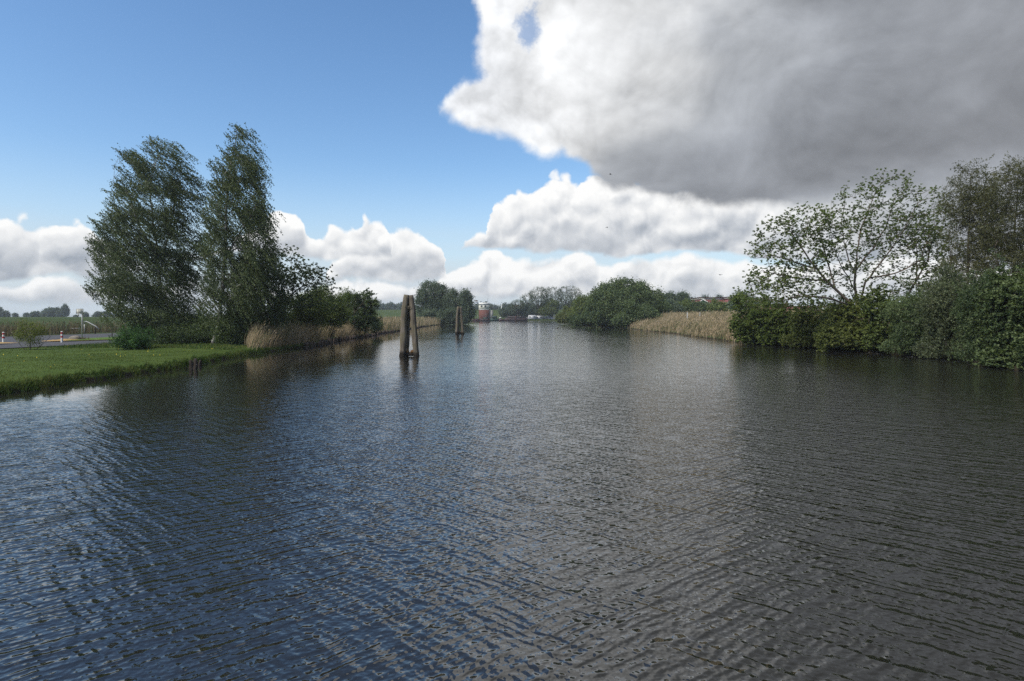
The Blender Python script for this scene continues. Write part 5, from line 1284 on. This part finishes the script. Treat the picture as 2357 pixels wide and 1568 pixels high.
# caravans and campers on the far shore
def camper(px, d_, L_, hh_, lb, kind_, mat='car_white', rz=0.0):
    c = at(px, 0, d_); zg_ = H(c[0], c[1])
    root = empty(kind_, (c[0], c[1], zg_), lb, kind_, 'caravans and campers on the far shore', rz=rz)
    poly = [(-L_ / 2, .45), (L_ / 2, .45), (L_ / 2 + .1, 1.4), (L_ / 2 - .35, hh_), (-L_ / 2 + .25, hh_), (-L_ / 2 - .05, 1.5)]
    m = MB(); n = len(poly); v = [(x_, -1.1, z_) for x_, z_ in poly] + [(x_, 1.1, z_) for x_, z_ in poly]
    m.add(v, [tuple(range(n)), tuple(range(2 * n - 1, n - 1, -1))] + [(i_, n + i_, n + (i_ + 1) % n, (i_ + 1) % n) for i_ in range(n)]); m.build('body', M[mat], root)
    for x_ in (-.28 * L_, .22 * L_):
        m = MB(); m.box((x_, -1.13, hh_ * .66), (L_ * .2, .06, .6)); m.build('window', M['glass'], root)
    m = MB(); m.box((0, -1.13, .95), (L_ * .94, .05, .16)); m.build('stripe', M['car_grey'], root)
    xs_ = (-.05 * L_,) if kind_ == 'caravan' else (-.33 * L_, .33 * L_)
    for x_ in xs_:
        for y_ in (-.95, .95):
            m = MB(); m.tube([(x_, y_ - .12, .34), (x_, y_ + .12, .34)], .34, 12); m.build('wheel', M['hull_green'], root)
    if kind_ == 'camper_van':
        m = MB(); m.box((-L_ / 2 - .55, 0, .95), (1.1, 2.0, 1.0), 0, .85); m.build('bonnet', M[mat], root)
    else:
        m = MB(); m.tube([(-L_ / 2, 0, .5), (-L_ / 2 - 1.2, 0, .5)], .06, 6); m.build('drawbar', M['grey_metal'], root)
camper(1225, 369.5, 4.9, 2.9, 'big white camper van with bonnet to the left, leftmost under the far trees', 'camper_van')
camper(1241, 371, 4.2, 2.5, 'white caravan right of the big camper van', 'caravan'); camper(1254, 373, 4.0, 2.4, 'pale caravan behind the dark round tree trunk', 'caravan', 'cream')
camper(1268, 371.5, 4.2, 2.5, 'white caravan in the middle right of the vehicle row', 'caravan'); camper(1282, 370, 4.8, 2.9, 'white camper van at the right end, partly behind the willow bush', 'camper_van')
# small channel details: low house roof peeping over the dyke
c = at(1196, 0, 520); root = empty('farmhouse', (c[0], c[1], H(c[0], c[1])), 'small pale house with red roof behind the far trees', 'house')
hz2 = CAMH + (727 - 703) / FP * 520 - H(c[0], c[1]); 
m = MB(); m.box((0, 0, hz2 * .35), (7, 6, hz2 * .7)); m.build('wall', M['cream'], root)
m = MB(); m.add([(-4, -3.4, hz2 * .68), (4, -3.4, hz2 * .68), (4, 3.4, hz2 * .68), (-4, 3.4, hz2 * .68), (-4, 0, hz2), (4, 0, hz2)], [(0, 1, 5, 4), (2, 3, 4, 5), (1, 2, 5), (3, 0, 4), (3, 2, 1, 0)]); m.build('roof', M['red_roof'], root)

# ================= barn with two green gables =================
dB_ = 235.0
c = at(1640, 0, dB_); zg = H(c[0], c[1]); s2 = dB_ / FP
root = empty('barn', (c[0], c[1], zg), 'long green barn with twin gables and red roofs behind the right meadow', 'barn')
Zp = lambda py: CAMH + (HOR - py) * s2 - zg
Xp = lambda px: (px - 1640) * s2
def gable(xl, xr, xm, ytop, yeave, y0, y1, rtop):
    m = MB(); z0, ze, zp_ = -.5, Zp(yeave), Zp(ytop)
    m.add([(xl, y0, z0), (xr, y0, z0), (xr, y0, ze), (xm, y0, zp_), (xl, y0, ze), (xl, y1, z0), (xr, y1, z0), (xr, y1, ze), (xm, y1, zp_), (xl, y1, ze)],
          [(0, 1, 2, 3, 4), (9, 8, 7, 6, 5), (0, 4, 9, 5), (1, 6, 7, 2)]); m.build('gable_wall', M['green_cladding'], root)
    m = MB(); e_ = .25
    m.add([(xl - .4, y0 - e_, ze - .1), (xm, y0 - e_, zp_ + .12), (xm, y1, zp_ + .12), (xl - .4, y1, ze - .1)], [(0, 1, 2, 3)])
    m.add([(xr + .4, y0 - e_, ze - .1), (xm, y0 - e_, zp_ + .12), (xm, y1, zp_ + .12), (xr + .4, y1, ze - .1)], [(3, 2, 1, 0)])
    m.add([(xl - .4, y0 - e_, ze - .3), (xm, y0 - e_, zp_ - .08), (xm, y1, zp_ - .08), (xl - .4, y1, ze - .3)], [(3, 2, 1, 0)])
    m.add([(xr + .4, y0 - e_, ze - .3), (xm, y0 - e_, zp_ - .08), (xm, y1, zp_ - .08), (xr + .4, y1, ze - .3)], [(0, 1, 2, 3)])
    rf_ = m.build('roof', M['red_roof'], root)
    m = MB()
    for xa_, za_ in ((xl - .4, ze - .2), (xr + .4, ze - .2)): m.tube([(xa_, y0 - e_ - .06, za_), (xm, y0 - e_ - .06, zp_ + .02)], .16, 6)
    m.build('barge_board', M['white_paint'], rf_)
    # ridge ventilator
    m = MB(); L_ = y1 - y0
    m.box((xm, (y0 + y1) / 2, zp_ + .35), (1.6, L_, .45)); v_ = m.build('ridge_vent', M['cream'], rf_)
    m = MB(); m.box((xm, (y0 + y1) / 2, zp_ + .68), (2.0, L_ + .2, .2)); m.build('vent_cap', M['dark_red'], v_)
# barn turned so that the roof's long side shows to the right of each gable
gable(Xp(1586), Xp(1629), Xp(1607), 690.5, 704, -6, 26, 0)
gable(Xp(1650), Xp(1690), Xp(1669), 689.0, 704, -10, 26, 0)
m = MB(); m.add([(Xp(1607), -1, Zp(690)), (Xp(1669), -1, Zp(690)), (Xp(1669), -5.5, Zp(704)), (Xp(1622), -5.5, Zp(704)), (Xp(1607), 5, Zp(704)), (Xp(1669), 5, Zp(704))], [(3, 2, 1, 0), (0, 1, 5, 4)])
lr = m.build('roof', M['red_roof'], root)
m = MB(); m.box(((Xp(1607) + Xp(1672)) / 2, -1, Zp(690) + .25), (Xp(1672) - Xp(1607), .9, .7)); v_ = m.build('ridge_vent', M['cream'], lr)
m = MB(); m.box(((Xp(1607) + Xp(1672)) / 2, -1, Zp(690) + .72), (Xp(1672) - Xp(1607) + .3, 1.5, .26)); m.build('vent_cap', M['dark_red'], v_)
m = MB(); m.box(((Xp(1625) + Xp(1655)) / 2, -3.5, Zp(704) / 2), (Xp(1655) - Xp(1625), .2, Zp(704))); m.build('side_wall', M['green_cladding'], root)
# low red-roofed house glimpsed under the maples
c = at(1800, 0, 130); zg = H(c[0], c[1]); root = empty('house', (c[0], c[1], zg), 'low house with a red tiled roof glimpsed through the bushes under the maples', 'house')
m = MB(); m.box((0, 0, .3), (13, 6, 1.6)); m.build('wall', M['cream'], root)
m = MB(); m.add([(-7, -3.5, 1.0), (7, -3.5, 1.0), (7, 3.5, 1.0), (-7, 3.5, 1.0), (-6, 0, 2.6), (6, 0, 2.6)], [(0, 1, 5, 4), (2, 3, 4, 5), (1, 2, 5), (3, 0, 4), (3, 2, 1, 0)]); m.build('roof', M['red_roof'], root)
# fence posts on the meadow
for px, pyt, pyb, lb, dd in ((1582, 719, 731, 'left of two white posts at the meadow edge', 120), (1611, 719, 732, 'right of two white posts at the meadow edge', 120), (1710 - 2, 720, 730, 'thin pale post in the meadow near the maple bushes', 125)):
    c = at(px, 0, dd); zg = H(c[0], c[1]); ht_ = CAMH + (HOR - pyt) / FP * dd - zg
    root = empty('fence_post', (c[0], c[1], zg), lb, 'post', 'posts of the meadow fence'); r_ = .13 if px < 1650 else .08
    m = MB(); m.box((0, 0, ht_ / 2 - .2), (r_, r_, ht_ + .3)); m.build('shaft', M['pale_metal'], root)
    m = MB(); m.box((0, 0, ht_ + .0), (r_ * 1.15, r_ * 1.15, .08), 0, .5); m.build('cap', M['pale_metal'], root)
# ================= gulls and duck =================
def gull(px, py, d_, span, rz, flap, lb):
    c = at(px, py, d_); root = empty('gull', c, lb, 'bird', 'gulls flying in front of the clouds', rz=rz)
    m = MB(); m.tube([(0, -.24, 0), (0, -.16, .01), (0, 0, .01), (0, .16, 0), (0, .24, -.01)], [.012, .05, .062, .045, .02], 10); m.build('body', M['feather'], root, True)
    m = MB(); m.tube([(0, .2, .02), (0, .27, .025), (0, .31, .02)], [.03, .036, .02], 8); m.build('head', M['feather'], root, True)
    m = MB(); m.tube([(0, .31, .02), (0, .36, .01)], [.012, .003], 6); m.build('beak', M['beak'], root)
    for sg in (-1, 1):
        a_, b_ = span * .22, span * .5
        m = MB(); m.add([(sg * .03, .08, .02), (sg * a_, .10, .02 + flap), (sg * b_, -.02, flap * .6), (sg * a_, -.07, .02 + flap), (sg * .03, -.1, .02),
                         (sg * .03, .08, 0), (sg * a_, .10, flap), (sg * b_, -.02, flap * .6 - .01), (sg * a_, -.07, flap), (sg * .03, -.1, 0)],
                        [(0, 1, 3, 4), (1, 2, 3), (9, 8, 6, 5), (8, 7, 6), (0, 5, 6, 1), (1, 6, 7, 2), (2, 7, 8, 3), (3, 8, 9, 4)]); m.build('wing', M['feather'], root)
    m = MB(); m.add([(-.03, -.2, .0), (.03, -.2, 0), (.07, -.36, 0), (-.07, -.36, 0), (-.03, -.2, .015), (.03, -.2, .015), (.07, -.36, .01), (-.07, -.36, .01)], [(3, 2, 1, 0), (4, 5, 6, 7), (0, 1, 5, 4), (1, 2, 6, 5), (2, 3, 7, 6), (3, 0, 4, 7)]); m.build('tail', M['feather'], root)
gull(1405, 402, 130, 1.1, 1.1, .22, 'highest gull, in front of the dark cloud edge'); gull(1397, 523, 130, .9, .6, -.14, 'gull in the middle of the bright cumulus cloud'); gull(1658, 633, 120, 1.15, .3, .12, 'lowest gull, above the reeds near the barn')
p_ = on_ground(1283.5, 756.5); root = empty('duck', p_, 'dark duck swimming alone in the middle of the river', 'duck', rz=.3)
m = MB(); m.tube([(-.34, 0, .12), (-.24, 0, .08), (-.05, 0, .06), (.14, 0, .06), (.22, 0, .09)], [.02, .09, .13, .11, .04], 12); m.build('body', M['duck_feather'], root, True)
m = MB(); m.tube([(.16, 0, .1), (.21, 0, .2), (.24, 0, .26), (.28, 0, .27)], [.05, .035, .055, .03], 10); m.build('head', M['duck_feather'], root, True)
m = MB(); m.tube([(.3, 0, .26), (.37, 0, .24)], [.022, .014], 8); m.build('bill', M['beak'], root)
# ================= the air =================
mb = MB(); mb.box((0, 700, 14), (3400, 1560, 36))
hz_o = mb.build('haze', None); hz_o['kind'] = 'stuff'
hm = bpy.data.materials.new('haze'); hm.use_nodes = True; hm.node_tree.nodes.clear(); nt = NT(hm.node_tree)
pv = nt.new('ShaderNodeVolumePrincipled'); pv.inputs['Color'].default_value = (0.80, 0.88, 1.0, 1); pv.inputs['Density'].default_value = 0.00024
pv.inputs['Anisotropy'].default_value = 0.2
om = nt.new('ShaderNodeOutputMaterial'); nt.t.links.new(pv.outputs[0], om.inputs['Volume'])
hz_o.data.materials.append(hm)
S.cycles.volume_bounces = 1
